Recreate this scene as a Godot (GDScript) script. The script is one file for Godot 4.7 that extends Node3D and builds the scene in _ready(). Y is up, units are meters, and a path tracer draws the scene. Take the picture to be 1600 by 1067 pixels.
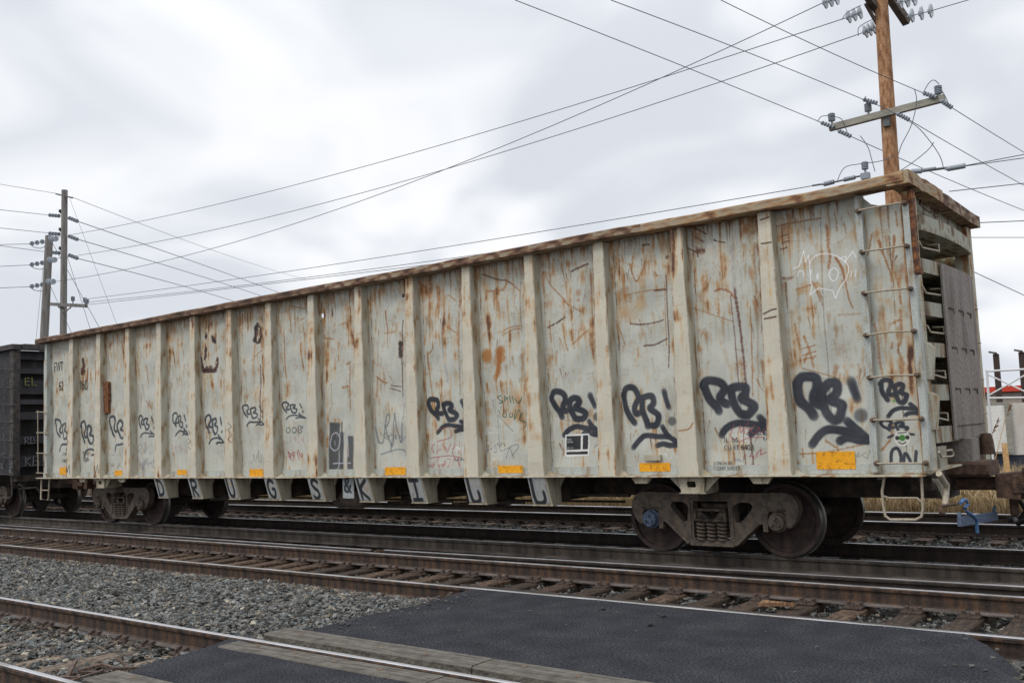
extends Node3D
# A rusty grey scrap gondola on the third of four railway tracks, under an overcast sky.
# World: x runs along the tracks, y is up (0 = top of the rails), z points from the car towards the viewer. Metres.

# ---------------------------------------------------------------- camera geometry (photo is 1600 x 1067)
const FOCAL := 1488.82
const CAM_POS := Vector3(21.3672, 1.7481, 12.3531)
var cam_basis := Basis(Vector3.UP, 0.6641) * Basis(Vector3.RIGHT, 0.0904) * Basis(Vector3.BACK, -0.0430)
const S := 1.1922          # spacing of the side posts
const PZ := 1.42           # plane of the side sheets
const PF := 1.60           # plane of the post fronts
const TRUCK_A := 15.658
const TRUCK_B := 1.3515

func ray(px: float, py: float) -> Vector3:
	return cam_basis * Vector3((px - 800.0) / FOCAL, -(py - 533.5) / FOCAL, -1.0)
func uz(px: float, py: float, z: float) -> Vector3:
	var d := ray(px, py)
	return CAM_POS + d * ((z - CAM_POS.z) / d.z)
func uy(px: float, py: float, y: float) -> Vector3:
	var d := ray(px, py)
	return CAM_POS + d * ((y - CAM_POS.y) / d.y)
func ux(px: float, py: float, x: float) -> Vector3:
	var d := ray(px, py)
	return CAM_POS + d * ((x - CAM_POS.x) / d.x)
func ud(px: float, py: float, dist: float) -> Vector3:
	return CAM_POS + ray(px, py).normalized() * dist
func to_px(p: Vector3) -> Vector2:
	var d := (p - CAM_POS) * cam_basis
	return Vector2(800.0 + FOCAL * d.x / -d.z, 533.5 - FOCAL * d.y / -d.z)
func depth_of(p: Vector3) -> float:
	return -((p - CAM_POS) * cam_basis).z

var rng := RandomNumberGenerator.new()
func rnd(a: float, b: float) -> float:
	return rng.randf_range(a, b)

# ---------------------------------------------------------------- mesh builder
class MB:
	var v := PackedVector3Array()
	var n := PackedVector3Array()
	var uv := PackedVector2Array()
	func tri(a: Vector3, b: Vector3, c: Vector3, ua := Vector2.ZERO, ub := Vector2.ZERO, uc := Vector2.ZERO) -> void:
		var nn := (b - a).cross(c - a).normalized()
		v.append(a); v.append(c); v.append(b)
		n.append(nn); n.append(nn); n.append(nn)
		uv.append(ua); uv.append(uc); uv.append(ub)
	func quad(a: Vector3, b: Vector3, c: Vector3, d: Vector3) -> void:
		var w := a.distance_to(b)
		var h := a.distance_to(d)
		tri(a, b, c, Vector2(0, h), Vector2(w, h), Vector2(w, 0))
		tri(a, c, d, Vector2(0, h), Vector2(w, 0), Vector2(0, 0))
	func quad_uv(a: Vector3, b: Vector3, c: Vector3, d: Vector3, ua: Vector2, ub: Vector2, uc: Vector2, ud: Vector2) -> void:
		tri(a, b, c, ua, ub, uc)
		tri(a, c, d, ua, uc, ud)
	func smooth_tri(a: Vector3, b: Vector3, c: Vector3, na: Vector3, nb: Vector3, nc: Vector3) -> void:
		v.append(a); v.append(c); v.append(b)
		n.append(na); n.append(nc); n.append(nb)
		uv.append(Vector2.ZERO); uv.append(Vector2.ZERO); uv.append(Vector2.ZERO)
	func hexa(p: Array) -> void: # p: 4 bottom points ccw seen from above, then 4 top points
		quad(p[4], p[5], p[6], p[7])
		quad(p[3], p[2], p[1], p[0])
		for i in 4:
			var j := (i + 1) % 4
			quad(p[i], p[j], p[j + 4], p[i + 4])
	func box(c: Vector3, s: Vector3, b := Basis.IDENTITY) -> void:
		var h := s * 0.5
		var p := []
		for y in [-1.0, 1.0]:
			for q in [[-1.0, 1.0], [1.0, 1.0], [1.0, -1.0], [-1.0, -1.0]]:
				p.append(c + b * Vector3(q[0] * h.x, y * h.y, q[1] * h.z))
		hexa(p)
	func span(x0: float, x1: float, y0: float, y1: float, z0: float, z1: float) -> void:
		box(Vector3((x0 + x1) / 2, (y0 + y1) / 2, (z0 + z1) / 2), Vector3(x1 - x0, y1 - y0, z1 - z0))
	func bar(a: Vector3, b: Vector3, w: float, h: float, up := Vector3.UP) -> void: # square bar from a to b
		var d := b - a
		var f := d.normalized()
		var u := up
		if absf(f.dot(u)) > 0.95:
			u = Vector3.RIGHT
		var r := f.cross(u).normalized()
		u = r.cross(f)
		box((a + b) / 2, Vector3(d.length(), h, w), Basis(f, u, r))
	func bevel_box(c: Vector3, s: Vector3, e: float, b := Basis.IDENTITY) -> void: # box with chamfered long edges, along local x
		var hy := s.y / 2
		var hz := s.z / 2
		var poly := PackedVector2Array([Vector2(-hz + e, -hy), Vector2(hz - e, -hy), Vector2(hz, -hy + e), Vector2(hz, hy - e), Vector2(hz - e, hy), Vector2(-hz + e, hy), Vector2(-hz, hy - e), Vector2(-hz, -hy + e)])
		var m := Basis(b * Vector3(0, 0, -1), b * Vector3(0, 1, 0), b * Vector3(1, 0, 0))
		prism(poly, -s.x / 2, s.x / 2, Transform3D(m, c))
	func prism(poly: PackedVector2Array, z0: float, z1: float, xf := Transform3D.IDENTITY) -> void: # ccw outline in local xy
		var k := poly.size()
		var ix := Geometry2D.triangulate_polygon(poly)
		for t in range(0, ix.size(), 3):
			var a := poly[ix[t]]; var b := poly[ix[t + 1]]; var c := poly[ix[t + 2]]
			if (b - a).cross(c - a) < 0.0:
				var q := b; b = c; c = q
			tri(xf * Vector3(a.x, a.y, z1), xf * Vector3(b.x, b.y, z1), xf * Vector3(c.x, c.y, z1), a, b, c)
			tri(xf * Vector3(a.x, a.y, z0), xf * Vector3(c.x, c.y, z0), xf * Vector3(b.x, b.y, z0), a, c, b)
		walls(poly, z0, z1, xf)
	func walls(poly: PackedVector2Array, z0: float, z1: float, xf := Transform3D.IDENTITY) -> void:
		var k := poly.size()
		for i in k:
			var a := poly[i]; var b := poly[(i + 1) % k]
			quad(xf * Vector3(a.x, a.y, z0), xf * Vector3(b.x, b.y, z0), xf * Vector3(b.x, b.y, z1), xf * Vector3(a.x, a.y, z1))
	func plate(outer: PackedVector2Array, holes: Array, z0: float, z1: float, xf := Transform3D.IDENTITY) -> void: # outline with holes, cut into strips through the holes
		var cuts := [-100.0]
		for h in holes:
			var c := Vector2.ZERO
			for p in h: c += p
			cuts.append(c.x / h.size())
		cuts.append(100.0)
		cuts.sort()
		for i in cuts.size() - 1:
			if cuts[i + 1] - cuts[i] < 0.001: continue
			var strip := PackedVector2Array([Vector2(cuts[i], -50), Vector2(cuts[i + 1], -50), Vector2(cuts[i + 1], 50), Vector2(cuts[i], 50)])
			var pieces := Geometry2D.intersect_polygons(outer, strip)
			for h in holes:
				var nx: Array[PackedVector2Array] = []
				for p in pieces:
					nx.append_array(Geometry2D.clip_polygons(p, h))
				pieces = nx
			for p in pieces:
				var ix := Geometry2D.triangulate_polygon(p)
				for t in range(0, ix.size(), 3):
					var a: Vector2 = p[ix[t]]; var b: Vector2 = p[ix[t + 1]]; var c: Vector2 = p[ix[t + 2]]
					if (b - a).cross(c - a) < 0.0:
						var q := b; b = c; c = q
					tri(xf * Vector3(a.x, a.y, z1), xf * Vector3(b.x, b.y, z1), xf * Vector3(c.x, c.y, z1), a, b, c)
					tri(xf * Vector3(a.x, a.y, z0), xf * Vector3(c.x, c.y, z0), xf * Vector3(b.x, b.y, z0), a, c, b)
		walls(outer, z0, z1, xf)
		for h in holes:
			var r: PackedVector2Array = h.duplicate()
			r.reverse()
			walls(r, z0, z1, xf)
	func tube(pts: Array, r: float, sides := 6, r_end := -1.0) -> void:
		if r_end < 0.0: r_end = r
		var rings := []
		var norms := []
		var up := Vector3.UP
		for i in pts.size():
			var f: Vector3 = (pts[mini(i + 1, pts.size() - 1)] - pts[maxi(i - 1, 0)]).normalized()
			if absf(f.dot(up)) > 0.97: up = Vector3.RIGHT if absf(f.x) < 0.9 else Vector3.BACK
			var a := f.cross(up).normalized()
			var b := a.cross(f)
			up = b
			var ring := []; var nr := []
			var rr := lerpf(r, r_end, float(i) / (pts.size() - 1))
			for k in sides:
				var t := TAU * k / sides
				var d := a * cos(t) + b * sin(t)
				ring.append(pts[i] + d * rr); nr.append(d)
			rings.append(ring); norms.append(nr)
		for i in pts.size() - 1:
			for k in sides:
				var j := (k + 1) % sides
				smooth_tri(rings[i][k], rings[i + 1][j], rings[i][j], norms[i][k], norms[i + 1][j], norms[i][j])
				smooth_tri(rings[i][k], rings[i + 1][k], rings[i + 1][j], norms[i][k], norms[i + 1][k], norms[i + 1][j])
		for k in range(1, sides - 1):
			tri(rings[0][0], rings[0][k], rings[0][k + 1])
			var e: Array = rings[-1]
			tri(e[0], e[k + 1], e[k])
	func lathe(prof: Array, xf: Transform3D, segs := 24) -> void: # prof: Vector2(radius, height along local z)
		for i in prof.size() - 1:
			var a: Vector2 = prof[i]; var b: Vector2 = prof[i + 1]
			var t := (b - a).normalized()
			var nn := Vector2(t.y, -t.x)
			for k in segs:
				var p := TAU * k / segs; var q := TAU * (k + 1) / segs
				var P := Vector3(cos(p), sin(p), 0); var Q := Vector3(cos(q), sin(q), 0)
				var z := Vector3(0, 0, 1)
				var na := xf.basis * (P * nn.x + z * nn.y); var nb := xf.basis * (Q * nn.x + z * nn.y)
				var A := xf * (P * a.x + z * a.y); var B := xf * (Q * a.x + z * a.y)
				var C := xf * (Q * b.x + z * b.y); var D := xf * (P * b.x + z * b.y)
				if a.x > 0.0001: smooth_tri(A, B, C, na, nb, nb)
				if b.x > 0.0001: smooth_tri(A, C, D, na, nb, na)
	func commit(mesh: ArrayMesh = null) -> ArrayMesh:
		if mesh == null: mesh = ArrayMesh.new()
		var a := []
		a.resize(Mesh.ARRAY_MAX)
		a[Mesh.ARRAY_VERTEX] = v
		a[Mesh.ARRAY_NORMAL] = n
		a[Mesh.ARRAY_TEX_UV] = uv
		mesh.add_surface_from_arrays(Mesh.PRIMITIVE_TRIANGLES, a)
		return mesh

# ---------------------------------------------------------------- scene tree helpers
var used := {}
func numbered(called: String) -> String:
	var k: int = used.get(called, 0)
	used[called] = k + 1
	return called if k == 0 else "%s_%03d" % [called, k]
func meta(o: Node, label: String, category := "", group := "", kind := "") -> void:
	if label != "": o.set_meta("label", label)
	if category != "": o.set_meta("category", category)
	if group != "": o.set_meta("group", group)
	if kind != "": o.set_meta("kind", kind)
func thing(called: String, at: Vector3, label: String, category: String, group := "") -> Node3D:
	var o := Node3D.new()
	o.name = numbered(called)
	add_child(o)
	o.position = at
	meta(o, label, category, group)
	return o
# a mesh given in world coordinates, hung under a thing (or the root) so that it stays where it is
func part(called: String, mb, mat: Material, parent: Node = null, label := "") -> MeshInstance3D:
	var o := MeshInstance3D.new()
	o.mesh = mb.commit() if mb is MB else mb
	if mat: o.material_override = mat
	if parent == null:
		o.name = numbered(called)
		add_child(o)
	else:
		o.name = called
		parent.add_child(o, true)
		if parent.get_parent() == self and not parent is MeshInstance3D:
			o.position = -parent.position
	if label != "": o.set_meta("label", label)
	return o
func group_part(called: String, parent: Node3D) -> Node3D: # a part that is only a carrier of sub-parts
	var o := Node3D.new()
	o.name = called
	parent.add_child(o, true)
	o.position = -parent.position
	return o

# ---------------------------------------------------------------- textures and materials
func noise(seed_: int, freq: float, oct := 4, kind := FastNoiseLite.TYPE_SIMPLEX_SMOOTH) -> FastNoiseLite:
	var f := FastNoiseLite.new()
	f.seed = seed_
	f.noise_type = kind
	f.frequency = freq
	f.fractal_type = FastNoiseLite.FRACTAL_FBM
	f.fractal_octaves = oct
	return f
func ramp_at(ramp: Array, t: float) -> Color:
	for i in range(1, ramp.size()):
		if t <= ramp[i][0]:
			return ramp[i - 1][1].lerp(ramp[i][1], clampf((t - ramp[i - 1][0]) / maxf(ramp[i][0] - ramp[i - 1][0], 0.001), 0, 1))
	return ramp[-1][1]
# seamless texture: coarse noise goes through a colour ramp, fine noise varies the value a little; sx/sy stretch it
func ramp_tex(seed_: int, freq: float, ramp: Array, w := 256, h := 256, stretch_y := 1, fine := 0.15, stretch_x := 1, fine_freq := 0.22) -> ImageTexture:
	var a := noise(seed_, freq, 5).get_seamless_image(w / stretch_x, h / stretch_y)
	if stretch_y > 1 or stretch_x > 1: a.resize(w, h, Image.INTERPOLATE_CUBIC)
	var b := noise(seed_ + 7, fine_freq, 2).get_seamless_image(w, h)
	var da := a.get_data(); var db := b.get_data()
	var lut := PackedByteArray()
	for i in 256:
		var c := ramp_at(ramp, i / 255.0)
		lut.append(int(c.r * 255)); lut.append(int(c.g * 255)); lut.append(int(c.b * 255))
	var out := PackedByteArray()
	out.resize(w * h * 3)
	for i in w * h:
		var k := 1.0 + (db[i] / 127.5 - 1.0) * fine
		var j := clampi(int(da[i] * (1.0 + (k - 1.0) * 0.6)), 0, 255) * 3
		out[i * 3] = mini(int(lut[j] * k), 255)
		out[i * 3 + 1] = mini(int(lut[j + 1] * k), 255)
		out[i * 3 + 2] = mini(int(lut[j + 2] * k), 255)
	var img := Image.create_from_data(w, h, false, Image.FORMAT_RGB8, out)
	return ImageTexture.create_from_image(img)
func bump_tex(seed_: int, freq: float, strength: float, size := 256, oct := 4) -> ImageTexture:
	var a := noise(seed_, freq, oct).get_seamless_image(size, size)
	a.convert(Image.FORMAT_RGBA8)
	a.bump_map_to_normal_map(strength)
	return ImageTexture.create_from_image(a)
func c8(r: int, g: int, b: int) -> Color:
	return Color(r / 255.0, g / 255.0, b / 255.0)
func plain(c: Color, rough := 0.7, metal := 0.0) -> StandardMaterial3D:
	var m := StandardMaterial3D.new()
	m.albedo_color = c
	m.roughness = rough
	m.metallic = metal
	return m
func textured(tex: Texture2D, rough := 0.7, scale := 1.0, world := true, nrm: Texture2D = null, nscale := 1.0) -> StandardMaterial3D:
	var m := StandardMaterial3D.new()
	m.albedo_texture = tex
	m.roughness = rough
	if scale > 0.0:
		m.uv1_triplanar = true
		m.uv1_world_triplanar = world
		m.uv1_scale = Vector3.ONE * scale
	if nrm:
		m.normal_enabled = true
		m.normal_texture = nrm
		m.normal_scale = nscale
	return m
var M := {}
func make_materials() -> void:
	var fine_bump := bump_tex(5, 0.08, 3.0)
	M.grime = textured(ramp_tex(11, 0.02, [[0.0, c8(38, 33, 30)], [0.45, c8(66, 58, 51)], [0.65, c8(84, 74, 64)], [0.8, c8(104, 88, 70)], [1.0, c8(124, 104, 80)]]), 0.85, 1.3, true, fine_bump, 0.6)
	M.frame = textured(ramp_tex(12, 0.025, [[0.0, c8(66, 58, 52)], [0.4, c8(86, 77, 69)], [0.62, c8(100, 90, 80)], [0.8, c8(98, 80, 66)], [1.0, c8(118, 106, 92)]]), 0.85, 1.2, true, fine_bump, 0.5)
	M.wheel = textured(ramp_tex(13, 0.02, [[0.0, c8(38, 30, 28)], [0.5, c8(60, 47, 43)], [1.0, c8(84, 66, 58)]]), 0.8, 1.1, true, fine_bump, 0.4)
	M.tread = plain(c8(120, 118, 114), 0.42, 0.8)
	M.dark = textured(ramp_tex(14, 0.02, [[0.0, c8(42, 37, 33)], [0.5, c8(66, 58, 51)], [1.0, c8(92, 78, 64)]]), 0.9, 0.8, true, fine_bump, 0.5)
	M.rust = textured(ramp_tex(15, 0.03, [[0.0, c8(62, 40, 30)], [0.45, c8(104, 66, 44)], [0.65, c8(140, 90, 52)], [1.0, c8(164, 116, 72)]]), 0.9, 1.5, true, fine_bump, 0.8)
	M.rust_paint = textured(ramp_tex(16, 0.02, [[0.0, c8(92, 58, 40)], [0.30, c8(150, 104, 66)], [0.42, c8(164, 148, 118)], [0.6, c8(176, 172, 154)], [1.0, c8(190, 190, 176)]], 256, 256, 4), 0.75, 0.9, true, fine_bump, 0.5)
	M.rib = textured(ramp_tex(17, 0.011, [[0.0, c8(70, 50, 38)], [0.26, c8(112, 92, 70)], [0.38, c8(144, 138, 120)], [0.55, c8(162, 162, 148)], [0.7, c8(168, 168, 156)], [0.8, c8(138, 118, 92)], [1.0, c8(104, 76, 54)]], 256, 512, 5, 0.2), 0.75, 0.9)
	M.plate = textured(ramp_tex(18, 0.015, [[0.0, c8(100, 90, 83)], [0.4, c8(122, 115, 109)], [0.6, c8(136, 130, 124)], [0.8, c8(128, 117, 109)], [1.0, c8(112, 100, 92)]], 256, 512, 10, 0.08), 0.75, 0.6, true, fine_bump, 0.4)
	M.chord_tan = textured(ramp_tex(201, 0.013, [[0.0, c8(58, 40, 32)], [0.26, c8(104, 70, 50)], [0.40, c8(150, 112, 78)], [0.56, c8(172, 142, 106)], [0.68, c8(166, 156, 134)], [1.0, c8(140, 96, 66)]], 512, 512, 1, 0.26, 3), 0.8, 0.9)
	M.chord_mid = textured(ramp_tex(202, 0.013, [[0.0, c8(52, 38, 32)], [0.30, c8(96, 70, 55)], [0.46, c8(128, 98, 76)], [0.6, c8(150, 130, 106)], [0.72, c8(158, 152, 134)], [1.0, c8(126, 90, 66)]], 512, 512, 1, 0.26, 3), 0.85, 0.9)
	M.chord = textured(ramp_tex(20, 0.013, [[0.0, c8(50, 38, 32)], [0.34, c8(92, 69, 55)], [0.5, c8(118, 92, 74)], [0.66, c8(138, 118, 98)], [1.0, c8(112, 82, 64)]], 512, 512, 1, 0.26, 3), 0.85, 0.9)
	M.rung = textured(ramp_tex(21, 0.05, [[0.0, c8(110, 84, 62)], [0.35, c8(158, 146, 126)], [1.0, c8(192, 188, 174)]]), 0.6, 3.0)
	M.bolt = textured(ramp_tex(22, 0.06, [[0.0, c8(70, 56, 46)], [1.0, c8(132, 112, 90)]]), 0.7, 3.0)
	M.blue = textured(ramp_tex(23, 0.04, [[0.0, c8(50, 74, 110)], [0.5, c8(70, 108, 152)], [1.0, c8(92, 128, 164)]]), 0.7, 2.0)
	M.blue_dirty = textured(ramp_tex(24, 0.04, [[0.0, c8(60, 62, 66)], [0.5, c8(76, 92, 116)], [1.0, c8(104, 118, 136)]]), 0.8, 2.0)
	M.yellow = textured(ramp_tex(25, 0.03, [[0.0, c8(120, 84, 30)], [0.24, c8(196, 136, 20)], [0.38, c8(230, 160, 16)], [1.0, c8(238, 170, 24)]], 256, 256, 1, 0.2), 0.45, 1.4)
	M.paint = textured(ramp_tex(28, 0.02, [[0.0, c8(120, 92, 66)], [0.22, c8(158, 152, 136)], [0.4, c8(172, 177, 172)], [1.0, c8(182, 187, 183)]], 256, 256, 3), 0.6, 0.9)
	M.ink = plain(c8(44, 44, 44), 0.6)
	M.ink_grey = plain(c8(92, 92, 88), 0.6)
	M.spray = plain(c8(48, 51, 58), 0.6)
	M.letter_plate = textured(ramp_tex(26, 0.03, [[0.0, c8(120, 124, 124)], [0.5, c8(158, 164, 166)], [1.0, c8(182, 184, 180)]]), 0.6, 1.6)
	M.beige = textured(ramp_tex(27, 0.02, [[0.0, c8(110, 84, 62)], [0.26, c8(150, 140, 120)], [0.5, c8(168, 160, 140)], [1.0, c8(186, 180, 162)]], 256, 256, 3), 0.75, 1.0, true, fine_bump, 0.4)
	M.rail = textured(ramp_tex(30, 0.02, [[0.0, c8(28, 21, 18)], [0.4, c8(52, 40, 34)], [0.6, c8(68, 53, 43)], [0.8, c8(88, 62, 42)], [1.0, c8(74, 70, 66)]], 256, 256, 6), 0.8, 1.0, true, fine_bump, 0.5)
	M.rail_grey = textured(ramp_tex(35, 0.02, [[0.0, c8(40, 35, 31)], [0.5, c8(66, 59, 53)], [1.0, c8(88, 80, 71)]], 256, 256, 6), 0.85, 1.0, true, fine_bump, 0.5)
	M.rail_dark = textured(ramp_tex(31, 0.02, [[0.0, c8(30, 25, 22)], [0.5, c8(50, 42, 37)], [1.0, c8(70, 58, 50)]], 256, 256, 5), 0.85, 1.0, true, fine_bump, 0.5)
	var mt := ramp_tex(32, 0.015, [[0.0, c8(150, 148, 144)], [0.5, c8(196, 196, 198)], [1.0, c8(214, 214, 218)]], 512, 64, 1, 0.1, 8)
	M.rail_top = textured(mt, 0.4, 0.8, true)
	M.rail_top.metallic = 0.85
	M.rail_top_dull = textured(ramp_tex(33, 0.02, [[0.0, c8(66, 58, 50)], [0.5, c8(112, 104, 92)], [1.0, c8(148, 140, 128)]], 512, 64, 1, 0.15, 8), 0.45, 0.8, true)
	M.rail_top_dull.metallic = 0.6
	M.spike = textured(ramp_tex(34, 0.05, [[0.0, c8(44, 34, 30)], [0.6, c8(82, 68, 60)], [1.0, c8(110, 98, 90)]]), 0.6, 3.0)
	for i in 3:
		var k := 1.0 + (i - 1) * 0.16
		var rp := [[0.0, c8(int(44 * k), int(36 * k), int(30 * k))], [0.4, c8(int(84 * k), int(72 * k), int(60 * k))], [0.6, c8(int(112 * k), int(98 * k), int(84 * k))], [1.0, c8(int(140 * k), int(126 * k), int(112 * k))]]
		M["tie%d" % i] = textured(ramp_tex(40 + i, 0.05, rp, 128, 256, 1, 0.25, 1), 0.9, 0.0)
		M["tie%d" % i].albedo_texture = tie_tex(40 + i, rp)
		M["tie%d" % i].uv1_triplanar = true
		M["tie%d" % i].uv1_scale = Vector3(1.6, 1.6, 1.6)
		var rb := [[0.0, c8(int(34 * k), int(27 * k), int(22 * k))], [0.4, c8(int(62 * k), int(49 * k), int(40 * k))], [0.7, c8(int(86 * k), int(68 * k), int(54 * k))], [1.0, c8(int(112 * k), int(94 * k), int(76 * k))]]
		M["oiltie%d" % i] = textured(tie_tex(50 + i, rb), 0.85, 1.6, false)
	M.splinter = textured(tie_tex(79, [[0.0, c8(50, 40, 36)], [0.5, c8(88, 72, 64)], [1.0, c8(120, 104, 94)]]), 0.9, 2.0)
	M.rail_foot = textured(ramp_tex(36, 0.03, [[0.0, c8(58, 50, 46)], [0.5, c8(88, 80, 76)], [1.0, c8(112, 104, 100)]], 256, 64, 1, 0.2, 4), 0.6, 1.0)
	M.plank = textured(tie_tex(56, [[0.0, c8(56, 52, 47)], [0.35, c8(80, 76, 70)], [0.6, c8(94, 90, 83)], [1.0, c8(112, 107, 99)]], true), 0.85, 0.8, true, fine_bump, 0.7)
	M.asphalt = textured(ramp_tex(60, 0.006, [[0.0, c8(44, 46, 51)], [0.4, c8(50, 52, 57)], [0.6, c8(54, 56, 61)], [1.0, c8(62, 64, 68)]], 1024, 1024, 1, 0.5, 1, 0.13), 0.92, 0.3, true, bump_tex(61, 0.10, 8.0, 1024, 3), 1.0)
	M.asphalt.metallic_specular = 0.3
	M.ground = textured(ramp_tex(62, 0.12, [[0.0, c8(26, 24, 22)], [0.5, c8(58, 55, 50)], [1.0, c8(92, 88, 80)]], 512, 512, 1, 0.4), 0.95, 1.2, true, bump_tex(63, 0.2, 8.0, 512, 3), 1.0)
	M.pole = textured(ramp_tex(64, 0.05, [[0.0, c8(84, 58, 42)], [0.30, c8(142, 100, 70)], [0.55, c8(170, 128, 94)], [1.0, c8(196, 164, 132)]], 256, 512, 8, 0.25), 0.9, 0.9, true, fine_bump, 0.6)
	M.pole_grey = textured(ramp_tex(65, 0.05, [[0.0, c8(92, 89, 85)], [0.5, c8(130, 127, 122)], [1.0, c8(156, 153, 148)]], 256, 256, 12, 0.15), 0.9, 0.6)
	M.arm = textured(ramp_tex(66, 0.04, [[0.0, c8(128, 126, 116)], [1.0, c8(164, 162, 150)]], 256, 256, 1, 0.1, 6), 0.7, 1.0)
	M.arm_brown = textured(ramp_tex(67, 0.04, [[0.0, c8(66, 58, 54)], [1.0, c8(112, 100, 92)]], 256, 256, 1, 0.15, 6), 0.85, 1.0)
	M.insulator = plain(c8(142, 150, 160), 0.35)
	M.porcelain = plain(c8(172, 180, 188), 0.25)
	M.hardware = plain(c8(96, 98, 100), 0.5, 0.5)
	M.wire = plain(c8(84, 87, 96), 0.6)
	M.wire_thin = plain(c8(128, 132, 140), 0.6)
	M.black_car = textured(ramp_tex(70, 0.02, [[0.0, c8(22, 22, 25)], [0.5, c8(36, 36, 41)], [0.8, c8(50, 50, 55)], [1.0, c8(70, 66, 64)]], 256, 256, 3), 0.65, 0.7)
	M.black_edge = textured(ramp_tex(71, 0.03, [[0.0, c8(40, 38, 38)], [0.5, c8(66, 62, 60)], [1.0, c8(92, 84, 76)]]), 0.75, 0.8)
	M.chalk = plain(c8(176, 178, 180), 0.8)
	M.chalk_faint = plain(c8(112, 114, 118), 0.8)
	M.hose = plain(c8(30, 30, 32), 0.6)
	M.coupler = textured(ramp_tex(72, 0.03, [[0.0, c8(58, 46, 40)], [0.45, c8(80, 62, 52)], [0.7, c8(96, 74, 60)], [1.0, c8(112, 92, 76)]]), 0.9, 1.2, true, fine_bump, 0.7)
	M.white_box = textured(ramp_tex(73, 0.02, [[0.0, c8(196, 194, 184)], [0.3, c8(222, 221, 214)], [1.0, c8(232, 232, 228)]], 256, 256, 4), 0.5, 0.4)
	M.white_pipe = plain(c8(214, 216, 220), 0.5)
	M.wall_tan = textured(ramp_tex(74, 0.02, [[0.0, c8(150, 138, 128)], [1.0, c8(172, 162, 152)]]), 0.8, 0.3)
	M.trailer_side = textured(ramp_tex(78, 0.02, [[0.0, c8(188, 180, 170)], [1.0, c8(212, 207, 200)]], 256, 256, 4), 0.6, 0.4)
	M.red_trim = plain(c8(196, 58, 38), 0.6)
	M.post_dark = textured(ramp_tex(75, 0.05, [[0.0, c8(40, 32, 30)], [1.0, c8(78, 62, 54)]]), 0.8, 1.0)
	M.blue_dark = plain(c8(46, 52, 66), 0.6)
	M.stake = textured(tie_tex(76, [[0.0, c8(176, 138, 92)], [0.5, c8(208, 172, 122)], [1.0, c8(226, 196, 150)]]), 0.8, 1.5)
	M.debris = textured(tie_tex(77, [[0.0, c8(70, 48, 36)], [0.5, c8(124, 92, 66)], [1.0, c8(176, 146, 112)]]), 0.9, 2.0)

# wood grain running along u (the long way of a tie)
func tie_tex(seed_: int, ramp: Array, along_x := false) -> ImageTexture:
	var a := noise(seed_, 0.03, 4).get_seamless_image(256, 256)
	var g := noise(seed_ + 3, 0.09, 3).get_seamless_image(256 if not along_x else 16, 16 if not along_x else 256)
	g.resize(256, 256, Image.INTERPOLATE_CUBIC)
	var da := a.get_data(); var dg := g.get_data()
	var img := Image.create(256, 256, false, Image.FORMAT_RGB8)
	for y in 256:
		for x in 256:
			var t := (da[y * 256 + x] * 0.4 + dg[y * 256 + x] * 0.6) / 255.0
			t = clampf((t - 0.5) * 1.5 + 0.5, 0, 1)
			img.set_pixel(x, y, ramp_at(ramp, t))
	return ImageTexture.create_from_image(img)

# ---------------------------------------------------------------- paint on the car's side sheets
class Canvas:
	var img: Image
	var x0: float; var x1: float; var y0: float; var y1: float; var ppm: float; var z: float
	var w: int; var h: int
var sheets: Array = []       # side panels, plane PZ
var post_faces: Array = []   # post fronts, plane PF
var brushes := {}
var raw := false
var rough_edge := 1.0
var ragged := true          # rust marks are broken up, sprayed paint is not

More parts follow.
